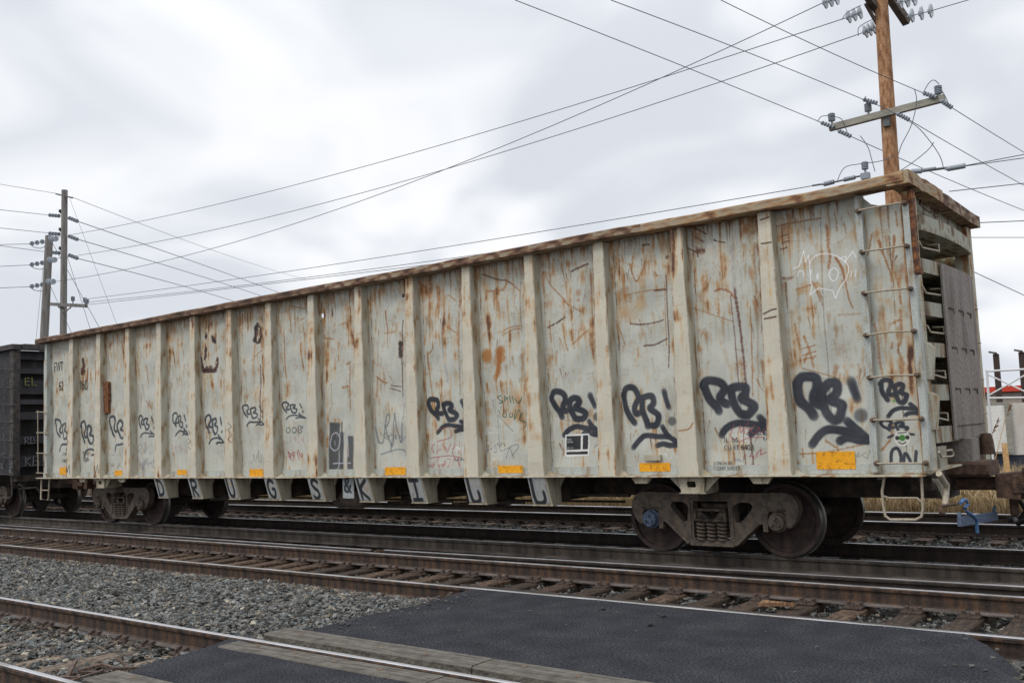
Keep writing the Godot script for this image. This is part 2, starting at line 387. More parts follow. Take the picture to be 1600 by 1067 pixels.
func paint_base(seed_: int, x0: float, x1: float, y0: float, y1: float, ppm: float, base: Color, rust_bias: float, edge: float) -> Canvas:
	var c := Canvas.new()
	c.x0 = x0; c.x1 = x1; c.y0 = y0; c.y1 = y1; c.ppm = ppm
	c.w = maxi(8, int((x1 - x0) * ppm)); c.h = int((y1 - y0) * ppm)
	var sc := 100.0 / ppm
	var blot := noise(seed_, 0.035 * sc, 5).get_image(c.w, c.h, false, false, true).get_data()
	var str_img := noise(seed_ + 1, 0.10 * sc, 4).get_image(c.w, maxi(4, c.h / 14), false, false, true)
	str_img.resize(c.w, c.h, Image.INTERPOLATE_BILINEAR)
	var streak := str_img.get_data()
	var fine := noise(seed_ + 2, 0.35 * sc, 3).get_image(c.w, c.h, false, false, true).get_data()
	var big := noise(seed_ + 3, 0.008 * sc, 3).get_image(c.w, c.h, false, false, true).get_data()
	var out := PackedByteArray()
	out.resize(c.w * c.h * 4)
	var br := base.r * 255; var bg := base.g * 255; var bb := base.b * 255
	var i := 0
	for y in c.h:
		var up := 1.0 - float(y) / c.h
		var yb := rust_bias + (0.10 * smoothstep(0.35, 1.0, up)) + (0.05 * smoothstep(0.06, 0.0, up))
		for x in c.w:
			var f := fine[i]
			var m := blot[i] * 0.0039
			var s := streak[i] * 0.0039
			var g := big[i] * 0.0039
			var ex := float(mini(x, c.w - 1 - x)) / ppm
			var e := edge * maxf(0.0, 1.0 - ex / 0.10)
			var r := s * 0.42 + m * 0.28 + g * 0.30 + yb + e
			var k := 0.93 + 0.06 * g + f * 0.00028 + 0.05 * s
			var R := br * k; var G := bg * k; var B := bb * k
			if r > 0.61:
				var t := minf((r - 0.61) * 6.0, 1.0) * (0.35 + 0.65 * f * 0.0039)
				R += (188.0 - R) * t; G += (152.0 - G) * t; B += (108.0 - B) * t
				if r > 0.72:
					t = minf((r - 0.72) * 8.0, 1.0) * (0.4 + 0.6 * f * 0.0039)
					R += (150.0 - R) * t; G += (100.0 - G) * t; B += (58.0 - B) * t
				if r > 0.80:
					t = minf((r - 0.80) * 9.0, 1.0)
					R += (84.0 - R) * t; G += (54.0 - G) * t; B += (40.0 - B) * t
			if f > 232 and m > 0.42:
				R *= 0.62; G *= 0.52; B *= 0.44
			var o := i * 4
			out[o] = int(R); out[o + 1] = int(G); out[o + 2] = int(B); out[o + 3] = 255
			i += 1
	c.img = Image.create_from_data(c.w, c.h, false, Image.FORMAT_RGBA8, out)
	return c
func brush(r: int, col: Color, hard: float) -> Image:
	var key := "%d|%s|%.2f" % [r, col.to_html(), hard]
	if brushes.has(key): return brushes[key]
	var s := r * 2 + 1
	var img := Image.create(s, s, false, Image.FORMAT_RGBA8)
	for y in s:
		for x in s:
			var d := Vector2(x - r, y - r).length() / maxf(r, 0.7)
			var a := col.a * (1.0 - smoothstep(hard, 1.0, d))
			img.set_pixel(x, y, Color(col.r, col.g, col.b, a))
	brushes[key] = img
	return img
# stroke in world x,y on one canvas; radius in metres, may taper from r0 to r1
func stroke(c: Canvas, pts: Array, r0: float, r1: float, col: Color, hard := 0.5) -> void:
	var total := 0.0
	for i in pts.size() - 1: total += pts[i].distance_to(pts[i + 1])
	var run := 0.0
	for i in pts.size() - 1:
		var a: Vector2 = pts[i]; var b: Vector2 = pts[i + 1]
		var d := a.distance_to(b)
		var step := maxf(maxf(minf(r0, r1), 0.5 / c.ppm) * 0.45, 0.4 / c.ppm)
		var k := maxi(1, int(ceil(d / step)))
		for j in k:
			var p := a.lerp(b, float(j) / k)
			var rr := lerpf(r0, r1, (run + d * j / k) / maxf(total, 0.0001)) * c.ppm
			var ri := maxi(0, int(round(rr)))
			var cc := col
			var off := Vector2.ZERO
			if ragged:
				if rng.randf() < 0.16 * rough_edge: continue
				rr *= rnd(1.0 - 0.45 * rough_edge, 1.2)
				cc.a *= rnd(1.0 - 0.65 * rough_edge, 1.0)
				off = Vector2(rnd(-0.35, 0.35), rnd(-0.35, 0.35)) * rr
				ri = maxi(0, int(round(rr)))
			if rr < 0.5: cc.a *= rr * 2.0
			cc.a = snappedf(cc.a if raw else 1.0 - pow(1.0 - minf(cc.a, 0.97), 1.0 / 3.2), 0.02)
			var img := brush(ri, cc, hard)
			var X := int((p.x - c.x0) * c.ppm + off.x) - ri
			var Y := int((c.y1 - p.y) * c.ppm + off.y) - ri
			if X < -2 * ri - 1 or Y < -2 * ri - 1 or X > c.w or Y > c.h: continue
			c.img.blend_rect(img, Rect2i(0, 0, 2 * ri + 1, 2 * ri + 1), Vector2i(X, Y))
		run += d
func curve_pts(pts: Array, sub := 5) -> Array: # catmull-rom through 2D points
	if pts.size() < 3: return pts
	var out := []
	for i in pts.size() - 1:
		var p0: Vector2 = pts[maxi(i - 1, 0)]; var p1: Vector2 = pts[i]; var p2: Vector2 = pts[i + 1]; var p3: Vector2 = pts[mini(i + 2, pts.size() - 1)]
		for k in sub:
			out.append(p1.cubic_interpolate(p2, p0, p3, float(k) / sub))
	out.append(pts[-1])
	return out
# stroke given in photo pixels; goes onto every sheet it crosses
func spray(px: Array, rpx: float, col: Color, hard := 0.5, r1 := -1.0, smooth := true, on: Array = sheets, z := PZ) -> void:
	var src := []
	for i in range(0, px.size(), 2): src.append(Vector2(px[i], px[i + 1]))
	if smooth: src = curve_pts(src)
	var w := []
	var scale := 0.0
	for p in src:
		var q := uz(p.x, p.y, z)
		scale = depth_of(q) / FOCAL
		w.append(Vector2(q.x, q.y))
	if r1 < 0.0: r1 = rpx
	var rm := maxf(rpx, r1) * scale
	var lo := INF; var hi := -INF
	for p in w:
		lo = minf(lo, p.x); hi = maxf(hi, p.x)
	for c in on:
		if hi + rm < c.x0 or lo - rm > c.x1: continue
		stroke(c, w, rpx * scale, r1 * scale, col, hard)
func blob(px: Array, col: Color, hard := 0.6) -> void: # filled patch: [x, y, r] triples in photo pixels
	raw = true
	for i in range(0, px.size(), 3):
		spray([px[i], px[i + 1], px[i] + 0.6, px[i + 1] + 0.6], px[i + 2] * 1.35, col, hard, -1.0, false)
	raw = false
# a tag copied into a pixel box: strokes in unit coordinates
const TAG := [
	[0.07, 0.13, 0.12, 0.34, 0.20, 0.47, 0.27, 0.58], [0.07, 0.13, 0.11, 0.03, 0.22, 0.02, 0.30, 0.08, 0.31, 0.19, 0.26, 0.30, 0.27, 0.40, 0.37, 0.42],
	[0.40, 0.19, 0.40, 0.34, 0.45, 0.51, 0.51, 0.62], [0.40, 0.19, 0.47, 0.14, 0.57, 0.15, 0.58, 0.26, 0.51, 0.35, 0.64, 0.40, 0.67, 0.48, 0.62, 0.59, 0.51, 0.62],
	[0.26, 0.96, 0.34, 0.83, 0.48, 0.77, 0.67, 0.77, 0.85, 0.80], [0.73, 0.64, 0.82, 0.74, 0.93, 0.83, 1.0, 0.91], [0.64, 0.93, 0.73, 0.88, 0.85, 0.90, 1.0, 0.91]]
func tag_rb(x0: float, y0: float, x1: float, y1: float, r: float, col: Color, bang := true, marks := 7) -> void:
	r *= 1.12
	var wob := rnd(-0.02, 0.02)
	for k in mini(marks, TAG.size()):
		var px := []
		for i in range(0, TAG[k].size(), 2):
			px.append(lerpf(x0, x1, TAG[k][i] + rnd(-0.022, 0.022)))
			px.append(lerpf(y0, y1, TAG[k][i + 1] + rnd(-0.022, 0.022) + wob))
		var rr := r * (0.86 if k >= 4 else 1.0)
		spray(px, rr * 1.45, Color(col.r, col.g, col.b, 0.16), 0.1)
		spray(px, rr, col, 0.62)
		rough_edge = 1.0
		ragged = true
		spray(px, rr * 0.5, Color(0.34, 0.36, 0.39, 0.35), 0.3)
		ragged = false
	if bang:
		spray([lerpf(x0, x1, 0.77), lerpf(y0, y1, 0.08), lerpf(x0, x1, 0.86), lerpf(y0, y1, 0.36)], r * 1.15, col, 0.4, r * 0.9)
		blob([lerpf(x0, x1, 0.90), lerpf(y0, y1, 0.55), r * 1.15], Color(col.r, col.g, col.b, 0.6), 0.5)
func scribble(x0: float, y0: float, x1: float, y1: float, rows: int, letters: int, r: float, col: Color) -> void:
	for j in rows:
		var ya := lerpf(y0, y1, float(j) / rows); var yb := lerpf(y0, y1, (j + 0.8) / rows)
		var w := (x1 - x0) / letters
		for i in letters:
			var xx := x0 + w * i
			var px := []
			for k in 5:
				px.append(xx + rnd(0, w)); px.append(rnd(ya, yb))
			spray(px, r, col, 0.5)

const RUST := Color(0.60, 0.39, 0.21, 0.75)
const RUST_DK := Color(0.33, 0.2, 0.14, 0.85)
const OCHRE := Color(0.72, 0.52, 0.30, 0.22)
func random_scars(c: Canvas, count: int, strong: float) -> void:
	var wid := c.x1 - c.x0; var hei := c.y1 - c.y0
	# broad weathered stains that hang from the top edge and from the posts
	for i in 26:
		var t := pow(rng.randf(), 2.2) * 0.75
		var edge := rng.randf()
		var x := rnd(c.x0, c.x1) if edge < 0.5 else (c.x0 + rnd(0.12, 0.30) if edge < 0.75 else c.x1 - rnd(0.12, 0.26))
		var p := Vector2(x, c.y1 - t * hei)
		var tone := rng.randf()
		var col := Color(0.74, 0.60, 0.42).lerp(Color(0.60, 0.40, 0.23), tone)
		col.a = rnd(0.10, 0.34)
		for k in 5:
			var s := p + Vector2(rnd(-0.10, 0.10), rnd(-0.12, 0.06))
			stroke(c, [s, s + Vector2(rnd(-0.03, 0.03), -rnd(0.05, 0.35))], rnd(0.015, 0.055), 0.006, col, 0.05)
	raw = true
	for i in 26: # mottled rust bloom, mostly high on the sheet
		var p := Vector2(rnd(c.x0 + 0.05, c.x1 - 0.05), c.y1 - pow(rng.randf(), 2.0) * 0.6 * hei)
		var col := Color(0.70, 0.52, 0.32).lerp(Color(0.58, 0.36, 0.19), rng.randf())
		col.a = rnd(0.05, 0.17)
		for k in 16:
			var s := p + Vector2(rnd(-0.13, 0.13), rnd(-0.16, 0.12))
			stroke(c, [s, s + Vector2(0.004, 0)], rnd(0.012, 0.06), 0.01, col, 0.1)
	raw = false
	for i in count:
		var t := pow(rng.randf(), 1.5) * 0.92
		if rng.randf() < 0.12: t = rng.randf()
		var p := Vector2(rnd(c.x0, c.x1), c.y1 - t * hei)
		var kind := rng.randf()
		var dk := rng.randf()
		var col := RUST.lerp(RUST_DK, dk * dk)
		col.a = rnd(0.25, 0.75)
		if kind < 0.36:   # thin scratch
			var a := rnd(-0.5, 0.5) if rng.randf() < 0.6 else rnd(0.8, 2.2)
			var l := rnd(0.05, 0.30) * strong
			var q := p + Vector2(cos(a), sin(a)) * l
			var mid := (p + q) / 2 + Vector2(rnd(-0.05, 0.05), rnd(-0.05, 0.05))
			stroke(c, curve_pts([p, mid, q]), rnd(0.003, 0.007), 0.002, col, 0.4)
			if rng.randf() < 0.4:  # it bleeds downwards
				for k in 4:
					var s := p.lerp(q, rng.randf())
					stroke(c, [s, s + Vector2(rnd(-0.01, 0.01), -rnd(0.06, 0.3))], rnd(0.006, 0.016), 0.002, Color(0.68, 0.48, 0.28, rnd(0.1, 0.3)), 0.1)
		elif kind < 0.60: # run of rust
			var l := rnd(0.08, 0.40) * strong
			stroke(c, curve_pts([p, p + Vector2(rnd(-0.02, 0.02), -l * 0.5), p + Vector2(rnd(-0.03, 0.03), -l)]), rnd(0.004, 0.014), 0.002, Color(col.r, col.g, col.b, rnd(0.15, 0.5)), 0.1)
		elif kind < 0.74: # gouge: two strokes meeting in a point
			var q := p + Vector2(rnd(-0.09, 0.09), -rnd(0.1, 0.28))
			stroke(c, [p, q], rnd(0.008, 0.02), 0.003, col, 0.2)
			stroke(c, [p + Vector2(rnd(0.03, 0.10), rnd(-0.02, 0.06)), q], rnd(0.004, 0.012), 0.003, col, 0.2)
		elif kind < 0.88: # flakes
			for k in 9:
				var s := p + Vector2(rnd(-0.06, 0.06), rnd(-0.08, 0.08))
				stroke(c, [s, s + Vector2(rnd(-0.012, 0.012), rnd(-0.02, 0.01))], rnd(0.003, 0.010), 0.003, col, 0.3)
		else: # scraped patch of short parallel marks
			for k in 6:
				var s := p + Vector2(rnd(-0.02, 0.02), -k * rnd(0.012, 0.03))
				stroke(c, [s, s + Vector2(rnd(0.04, 0.14), rnd(-0.01, 0.03))], 0.004, 0.002, col, 0.4)

func paint_car() -> void:
	rng.seed = 4242
	var base := c8(188, 190, 181)
	for p in 16:
		var x0 := (p - 1) * S + 0.155 if p > 0 else -1.41
		var x1 := p * S + 0.155 if p < 15 else 18.40
		var ppm := lerpf(120.0, 250.0, p / 15.0)
		var c := paint_base(100 + p * 5, x0, x1, 1.06, 4.22, ppm, base, [0.03, 0.03, 0.01, 0.01, 0.02, 0.03, 0.04, 0.03, 0.06, 0.04, 0.07, 0.08, 0.06, 0.05, 0.06, 0.05][p], 0.15)
		random_scars(c, 150 if p < 15 else 150, 1.0)
		# rust creeping out of the weld seams along both posts and under the top rail
		var seam_l := x0 + (0.158 if p > 0 else 0.40); var seam_r := x1 - 0.165
		for i in 46:
			var left := rng.randf() < 0.6
			var yy := 4.2 - pow(rng.randf(), 1.25) * 3.0
			var xx := seam_l if left else seam_r
			var len := rnd(0.05, 0.38)
			stroke(c, [Vector2(xx + rnd(-0.004, 0.008), yy), Vector2(xx + rnd(-0.004, 0.012), yy - len)], rnd(0.004, 0.011), 0.003, Color(0.30, 0.19, 0.13, rnd(0.4, 0.9)), 0.3)
			if rng.randf() < 0.5:
				stroke(c, [Vector2(xx + rnd(0.0, 0.05) * (1.0 if left else -1.0), yy), Vector2(xx + rnd(0.0, 0.06) * (1.0 if left else -1.0), yy - len * 1.3)], rnd(0.012, 0.035), 0.006, Color(0.62, 0.44, 0.26, rnd(0.1, 0.35)), 0.05)
		for i in 26:
			var xx := rnd(x0 + 0.15, x1 - 0.15)
			stroke(c, [Vector2(xx, 4.2), Vector2(xx + rnd(-0.01, 0.01), 4.2 - rnd(0.03, 0.28) * (1.0 if rng.randf() < 0.7 else 2.6))], rnd(0.006, 0.03), 0.003, Color(0.46, 0.31, 0.19, rnd(0.2, 0.6)), 0.1)
		if p >= 8 and p <= 13:
			raw = true
			for i in 150:
				var s := Vector2(rnd(x0 + 0.12, x1 - 0.12), 4.2 - pow(rng.randf(), 1.8) * 1.1)
				stroke(c, [s, s + Vector2(0.004, 0)], rnd(0.01, 0.055), 0.01, Color(0.68, 0.48, 0.28, rnd(0.04, 0.14)), 0.1)
			raw = false
		sheets.append(c)
	for k in 15:
		var c := paint_base(300 + k * 5, k * S + 0.0, k * S + 0.31, 1.06, 4.22, lerpf(120.0, 240.0, k / 14.0), c8(197, 192, 175), 0.045, 0.06)
		for i in 55: # chipped edges and cross scratches
			var side := rng.randf() < 0.65
			var yy := rnd(1.1, 4.2)
			var half := lerpf(0.145, 0.08, (yy - 1.06) / 3.16)
			var xx := k * S + 0.155 + (half - 0.008 if side else -half + 0.008)
			stroke(c, [Vector2(xx, yy), Vector2(xx + rnd(-0.006, 0.006), yy - rnd(0.02, 0.16))], rnd(0.003, 0.008), 0.002, RUST_DK, 0.4)
		for i in 22:
			var p := Vector2(k * S + rnd(0.02, 0.28), 4.2 - pow(rng.randf(), 1.3) * 3.0)
			var q := p + Vector2(rnd(-0.12, 0.12), rnd(-0.06, 0.03))
			stroke(c, [p, q], 0.004, 0.002, RUST.lerp(RUST_DK, rng.randf()), 0.4)
			if rng.randf() < 0.5: stroke(c, [q, q - Vector2(0, rnd(0.05, 0.3))], 0.008, 0.002, Color(0.7, 0.48, 0.26, 0.4), 0.2)
		post_faces.append(c)
	# ---- marks read from the photograph, in photo pixels
	rough_edge = 0.45
	var O := Color(0.70, 0.50, 0.28, 0.30); var R := Color(0.58, 0.37, 0.19, 0.72); var D := Color(0.30, 0.19, 0.14, 0.9); var BR := Color(0.36, 0.22, 0.19, 0.8)
	# heart-shaped and broad ochre stains
	blob([758, 552, 9, 764, 560, 9, 770, 562, 8, 781, 552, 9, 780, 565, 9, 778, 578, 8, 776, 590, 5, 762, 552, 9, 782, 560, 8, 779, 584, 6], Color(0.64, 0.41, 0.19, 0.6), 0.5)
	spray([782, 545, 780, 575, 775, 600], 8, Color(0.62, 0.38, 0.17, 0.6), 0.4, 1.5)
	blob([808, 622, 11, 812, 640, 12, 802, 650, 9, 795, 660, 8, 790, 640, 7, 764, 645, 6, 762, 660, 5, 818, 612, 8], Color(0.70, 0.50, 0.30, 0.4), 0.3)
	blob([970, 484, 9, 980, 480, 11, 992, 478, 12, 1002, 476, 10, 975, 494, 9, 988, 492, 10, 968, 498, 6], Color(0.72, 0.56, 0.36, 0.34), 0.3)
	blob([905, 440, 5, 907, 450, 6, 906, 460, 5, 905, 470, 3], Color(0.56, 0.33, 0.16, 0.5), 0.3)
	blob([1170, 358, 6, 1164, 362, 5, 1178, 362, 5], R, 0.4)
	blob([1090, 392, 5, 1096, 390, 6, 1084, 396, 4, 1100, 394, 3, 1092, 400, 4], Color(0.42, 0.24, 0.15, 0.6), 0.3)
	spray([1076, 388, 1088, 393, 1102, 390], 2, D); spray([1088, 384, 1092, 402], 2, D)
	# brown runs on the fourteenth sheet
	spray([1144, 385, 1147, 420, 1150, 455], 7, Color(0.45, 0.36, 0.34, 0.25), 0.2, 5)
	spray([1150, 450, 1156, 500, 1162, 560, 1167, 605, 1170, 615, 1172, 660, 1178, 738], 2.6, BR, 0.5, 2.0)
	spray([1144, 462, 1148, 520, 1155, 600, 1161, 670, 1166, 738], 1.2, BR, 0.5)
	spray([1118, 455, 1130, 452, 1142, 456, 1150, 466], 2.2, Color(0.55, 0.32, 0.17, 0.8)); spray([1080, 480, 1110, 490, 1145, 502], 1.0, R)
	spray([1180, 380, 1182, 460, 1184, 540, 1186, 640], 3.0, Color(0.5, 0.36, 0.24, 0.35), 0.2, 1.5); spray([1188, 400, 1190, 520], 2.2, Color(0.42, 0.28, 0.2, 0.5), 0.2)
	spray([1173, 480, 1175, 560, 1177, 620], 1.4, R); spray([1082, 500, 1085, 560, 1090, 640], 2.0, Color(0.66, 0.46, 0.28, 0.4), 0.2)
	spray([1115, 375, 1135, 380], 1.6, D); spray([1123, 378, 1130, 410], 3.0, O, 0.3); spray([1146, 370, 1150, 400], 2.5, O, 0.3); spray([1085, 356, 1105, 366], 1.5, D); spray([1086, 370, 1100, 378], 1.4, D)
	# thirteenth sheet
	spray([984, 505, 1000, 507, 1020, 504, 1036, 500], 1.6, D); spray([984, 508, 983, 496], 1.2, R); spray([1006, 540, 1022, 538, 1042, 528], 1.7, D); spray([1041, 430, 1043, 500, 1045, 575], 1.3, D); spray([1038, 440, 1040, 540], 1.0, R)
	spray([985, 412, 995, 440, 1008, 415], 2.2, R); spray([975, 410, 1000, 418], 3, O); spray([990, 400, 988, 424], 2, R); spray([1003, 383, 1016, 382], 2, D); spray([968, 512, 976, 540], 1.4, R); spray([975, 462, 1000, 456, 1040, 450], 1.2, R); spray([1022, 454, 1042, 452], 1.6, D)
	spray([1014, 375, 1018, 362], 1.8, R); spray([1030, 365, 1030, 390], 1.5, O); spray([955, 450, 962, 465], 3, O); spray([1042, 402, 1044, 404], 4, D); spray([1022, 425, 1028, 432], 2, R)
	# twelfth sheet
	spray([892, 424, 910, 417, 922, 412], 2.0, D); spray([852, 428, 862, 448, 880, 466, 890, 478], 1.6, R); spray([880, 470, 900, 482, 910, 488], 1.2, R); spray([884, 440, 887, 470], 2.4, Color(0.66, 0.44, 0.22, 0.6), 0.3, 0.8); spray([856, 512, 872, 504, 884, 495], 1.8, D)
	spray([880, 505, 884, 530, 889, 548], 1.5, R); spray([896, 538, 908, 526, 920, 516], 1.7, R); spray([899, 545, 897, 520], 1.2, R); spray([866, 415, 867, 440], 2.5, O); spray([847, 425, 850, 460], 2.0, R); spray([924, 420, 926, 560], 1.3, Color(0.4, 0.26, 0.2, 0.5)); spray([860, 500, 862, 535], 1.2, R)
	# eleventh and tenth sheets
	blob([745, 430, 8, 752, 440, 9, 765, 425, 8, 748, 455, 8, 775, 440, 7, 742, 470, 6, 790, 420, 6, 760, 450, 7], Color(0.66, 0.44, 0.22, 0.25), 0.2)
	spray([752, 428, 778, 437, 790, 438, 802, 445], 1.4, D); spray([760, 455, 785, 452, 792, 440], 2.2, R); spray([770, 455, 772, 485], 2.6, R, 0.4, 1.0); spray([784, 520, 795, 512, 812, 509], 1.3, R); spray([785, 524, 800, 515, 813, 513], 1.3, R); spray([748, 470, 750, 560], 2.0, Color(0.62, 0.4, 0.2, 0.4), 0.2); spray([812, 440, 814, 520], 1.2, Color(0.36, 0.24, 0.18, 0.6)); spray([795, 440, 812, 455], 1.3, R)
	blob([655, 440, 8, 662, 450, 8, 670, 460, 6, 690, 440, 6, 658, 465, 6, 680, 450, 6], Color(0.66, 0.44, 0.22, 0.28), 0.2)
	spray([653, 440, 668, 455, 674, 480], 3.2, Color(0.58, 0.34, 0.16, 0.6), 0.3, 1.2); spray([668, 550, 670, 580, 674, 615], 2.4, R, 0.4, 1.2); spray([668, 555, 677, 545, 678, 535], 1.6, R); spray([716, 440, 717, 500, 718, 620], 2.2, Color(0.42, 0.27, 0.2, 0.5), 0.2); spray([690, 488, 692, 530, 694, 560], 2.2, Color(0.55, 0.57, 0.57, 0.7), 0.3); spray([697, 570, 701, 600], 3, Color(0.5, 0.52, 0.54, 0.5), 0.2); spray([699, 460, 712, 470], 1.2, R); spray([700, 510, 712, 520], 1.4, R)
	# ninth, eighth, seventh
	spray([602, 485, 605, 515, 607, 545], 2.2, R, 0.4, 1.0); spray([600, 521, 618, 518], 1.2, R); spray([588, 588, 598, 596, 606, 598], 2.0, R); spray([590, 590, 588, 620], 2.0, R); spray([610, 606, 628, 612], 1.0, D); spray([612, 602, 628, 604], 0.9, D)
	blob([626, 538, 4, 626, 545, 4, 627, 552, 4, 629, 556, 4, 629, 462, 3], Color(0.19, 0.14, 0.12, 0.9), 0.6); spray([629, 500, 630, 620], 1.4, D)
	spray([517, 482, 518, 495], 2.4, D); spray([501, 490, 502, 470], 1.6, R); spray([530, 508, 545, 502, 550, 495], 1.2, R); spray([504, 528, 520, 530], 1.6, R); spray([540, 570, 548, 565], 2.0, R); spray([533, 605, 545, 603], 2.4, R); spray([546, 570, 547, 640], 2.2, R); spray([505, 560, 506, 585], 3, O); spray([503, 500, 504, 600], 1.5, R)
	blob([508, 475, 6, 530, 470, 7, 540, 480, 5, 505, 500, 4], O, 0.2)
	spray([453, 478, 476, 482], 1.8, R); spray([455, 490, 456, 520], 1.8, R); spray([446, 510, 445, 560, 447, 590], 2.0, R); spray([470, 500, 476, 496], 1.2, R)
	# torn, holed sheets towards the far end
	blob([401, 506, 3, 399, 512, 4, 400, 520, 4, 399, 528, 4, 404, 516, 3, 397, 531, 4, 403, 532, 3], Color(0.16, 0.12, 0.11, 0.92), 0.6)
	blob([401, 522, 2.4, 402, 515, 1.6], Color(0.42, 0.30, 0.25, 0.9), 0.5)
	spray([397, 538, 396, 600], 3.0, Color(0.66, 0.42, 0.2, 0.5), 0.2, 1.5); spray([378, 490, 379, 540], 2.0, R, 0.4, 1.0); spray([392, 565, 402, 552, 409, 547], 1.0, R); spray([405, 570, 406, 660], 1.8, D, 0.4)
	blob([322, 525, 3, 334, 530, 3.4, 336, 534, 3, 323, 548, 3, 322, 556, 3, 315, 560, 2.4, 318, 578, 4.2, 324, 576, 4.6, 330, 577, 4.6, 336, 577, 4, 316, 572, 3, 338, 570, 2.6, 338, 562, 2], Color(0.23, 0.13, 0.11, 0.93), 0.6)
	spray([322, 522, 323, 530], 2.6, Color(0.2, 0.12, 0.1, 0.95), 0.6); spray([332, 526, 337, 536], 3, Color(0.14, 0.1, 0.09, 0.95), 0.6); spray([323, 543, 321, 562], 3, Color(0.2, 0.12, 0.1, 0.95), 0.6); spray([314, 555, 317, 574, 324, 579, 332, 579, 339, 574, 339, 558], 3.0, Color(0.24, 0.14, 0.11, 0.95), 0.6); spray([316, 579, 338, 579], 4.0, Color(0.24, 0.14, 0.11, 0.95), 0.6)
	spray([398, 510, 398, 532, 405, 534, 406, 514, 398, 508], 2.6, Color(0.17, 0.12, 0.10, 0.95), 0.6); spray([626, 536, 627, 558], 4.0, Color(0.19, 0.14, 0.12, 0.95), 0.6); spray([128, 560, 129, 584], 4.2, Color(0.30, 0.17, 0.13, 0.95), 0.6)
	spray([316, 584, 318, 620], 6, Color(0.72, 0.52, 0.28, 0.25), 0.1, 2); spray([330, 584, 331, 640], 6, Color(0.72, 0.52, 0.28, 0.25), 0.1, 2)
	blob([128, 562, 3.4, 129, 570, 4, 128, 578, 4, 126, 583, 3], Color(0.30, 0.17, 0.13, 0.9), 0.6)
	spray([229, 572, 232, 600], 2.2, R, 0.3, 1); spray([228, 625, 236, 638], 1.4, R); spray([263, 605, 266, 620], 3, Color(0.76, 0.6, 0.38, 0.5), 0.3)
	# the last sheet beside the ladder
	spray([1214, 354, 1240, 348, 1284, 340], 1.8, Color(0.5, 0.32, 0.2, 0.8), 0.4); spray([1291, 352, 1294, 380, 1297, 402, 1295, 420], 3.4, Color(0.56, 0.34, 0.18, 0.75), 0.4, 2.2); spray([1306, 402, 1316, 420, 1322, 445, 1328, 470, 1333, 482], 3.0, Color(0.58, 0.35, 0.17, 0.75), 0.4, 1.4); spray([1304, 330, 1307, 362], 2.4, R, 0.3); spray([1318, 348, 1322, 365], 2, R)
	spray([1222, 435, 1240, 434], 3.4, Color(0.40, 0.22, 0.15, 0.7), 0.3); blob([1250, 452, 6, 1262, 448, 8, 1274, 446, 8, 1282, 450, 5, 1247, 462, 4, 1256, 458, 5], Color(0.68, 0.48, 0.26, 0.4), 0.2); spray([1245, 452, 1280, 442], 1.6, R); spray([1270, 440, 1286, 466], 2, R)
	spray([1242, 505, 1248, 540], 2.2, R); spray([1256, 525, 1264, 545, 1272, 575], 3.0, Color(0.62, 0.38, 0.18, 0.75), 0.3); spray([1252, 545, 1276, 538], 1.4, R); spray([1254, 555, 1276, 548], 1.6, R); spray([1254, 562, 1276, 556], 1.8, R); spray([1256, 566, 1262, 550], 2.4, R); spray([1253, 575, 1280, 582, 1312, 592], 1.2, R); spray([1272, 505, 1273, 515], 4, O, 0.3)
	spray([1262, 482, 1278, 482], 1.6, R); spray([1274, 478, 1276, 490], 1.4, R); spray([1310, 492, 1345, 490], 2.4, Color(0.62, 0.42, 0.24, 0.5), 0.3); spray([1249, 345, 1248, 500, 1254, 560], 3.0, Color(0.52, 0.35, 0.22, 0.3), 0.1); spray([1220, 370, 1232, 366], 1.3, D); spray([1222, 380, 1234, 376], 1.3, D); spray([1220, 390, 1232, 386], 1.3, D)
	spray([1318, 570, 1322, 580, 1326, 600], 5, Color(0.70, 0.52, 0.32, 0.6), 0.3); spray([1250, 709, 1290, 706, 1330, 698, 1350, 694], 1.8, R); spray([1290, 688, 1310, 702], 2.2, R); spray([1254, 700, 1256, 715], 2.0, R)
	spray([1363, 365, 1356, 400], 2.0, R); spray([1373, 375, 1384, 405, 1394, 432], 2.8, Color(0.56, 0.34, 0.18, 0.75), 0.4, 1.4); spray([1398, 368, 1396, 400, 1393, 440], 2.8, Color(0.56, 0.34, 0.18, 0.7), 0.4, 1.4); spray([1400, 425, 1405, 450, 1408, 475], 2.4, R); spray([1400, 330, 1403, 355], 1.8, R); spray([1395, 505, 1408, 498], 3.0, R); spray([1407, 485, 1410, 525, 1404, 545, 1412, 570, 1408, 590], 3.2, Color(0.58, 0.36, 0.18, 0.7), 0.3)
	spray([1366, 505, 1372, 530, 1374, 560, 1380, 590], 3.0, Color(0.60, 0.38, 0.2, 0.65), 0.3); spray([1395, 535, 1394, 545], 2.2, R); spray([1378, 345, 1395, 342], 4.0, O, 0.2); blob([1378, 335, 5, 1384, 332, 5], O, 0.2); spray([1370, 690, 1376, 700], 8, Color(0.6, 0.4, 0.24, 0.35), 0.2); spray([1378, 704, 1392, 685, 1396, 660], 2.4, R); spray([1368, 610, 1374, 700], 6, Color(0.66, 0.48, 0.3, 0.2), 0.1)
	# seam on that sheet
	spray([1281, 345, 1288, 480, 1295, 600, 1299, 650], 0.9, Color(0.45, 0.46, 0.46, 0.8), 0.4)
	# ---- graffiti
	ragged = false
	var K := Color(0.175, 0.19, 0.225, 0.9)
	tag_rb(1237, 586, 1358, 700, 8.4, K)
	tag_rb(1091, 592, 1222, 684, 7.4, K, false)
	tag_rb(969, 603, 1059, 703, 5.4, K)
	tag_rb(857, 611, 941, 684, 5.2, K)
	tag_rb(663, 622, 738, 677, 4.2, K)
	var K2 := Color(0.24, 0.255, 0.28, 0.82)
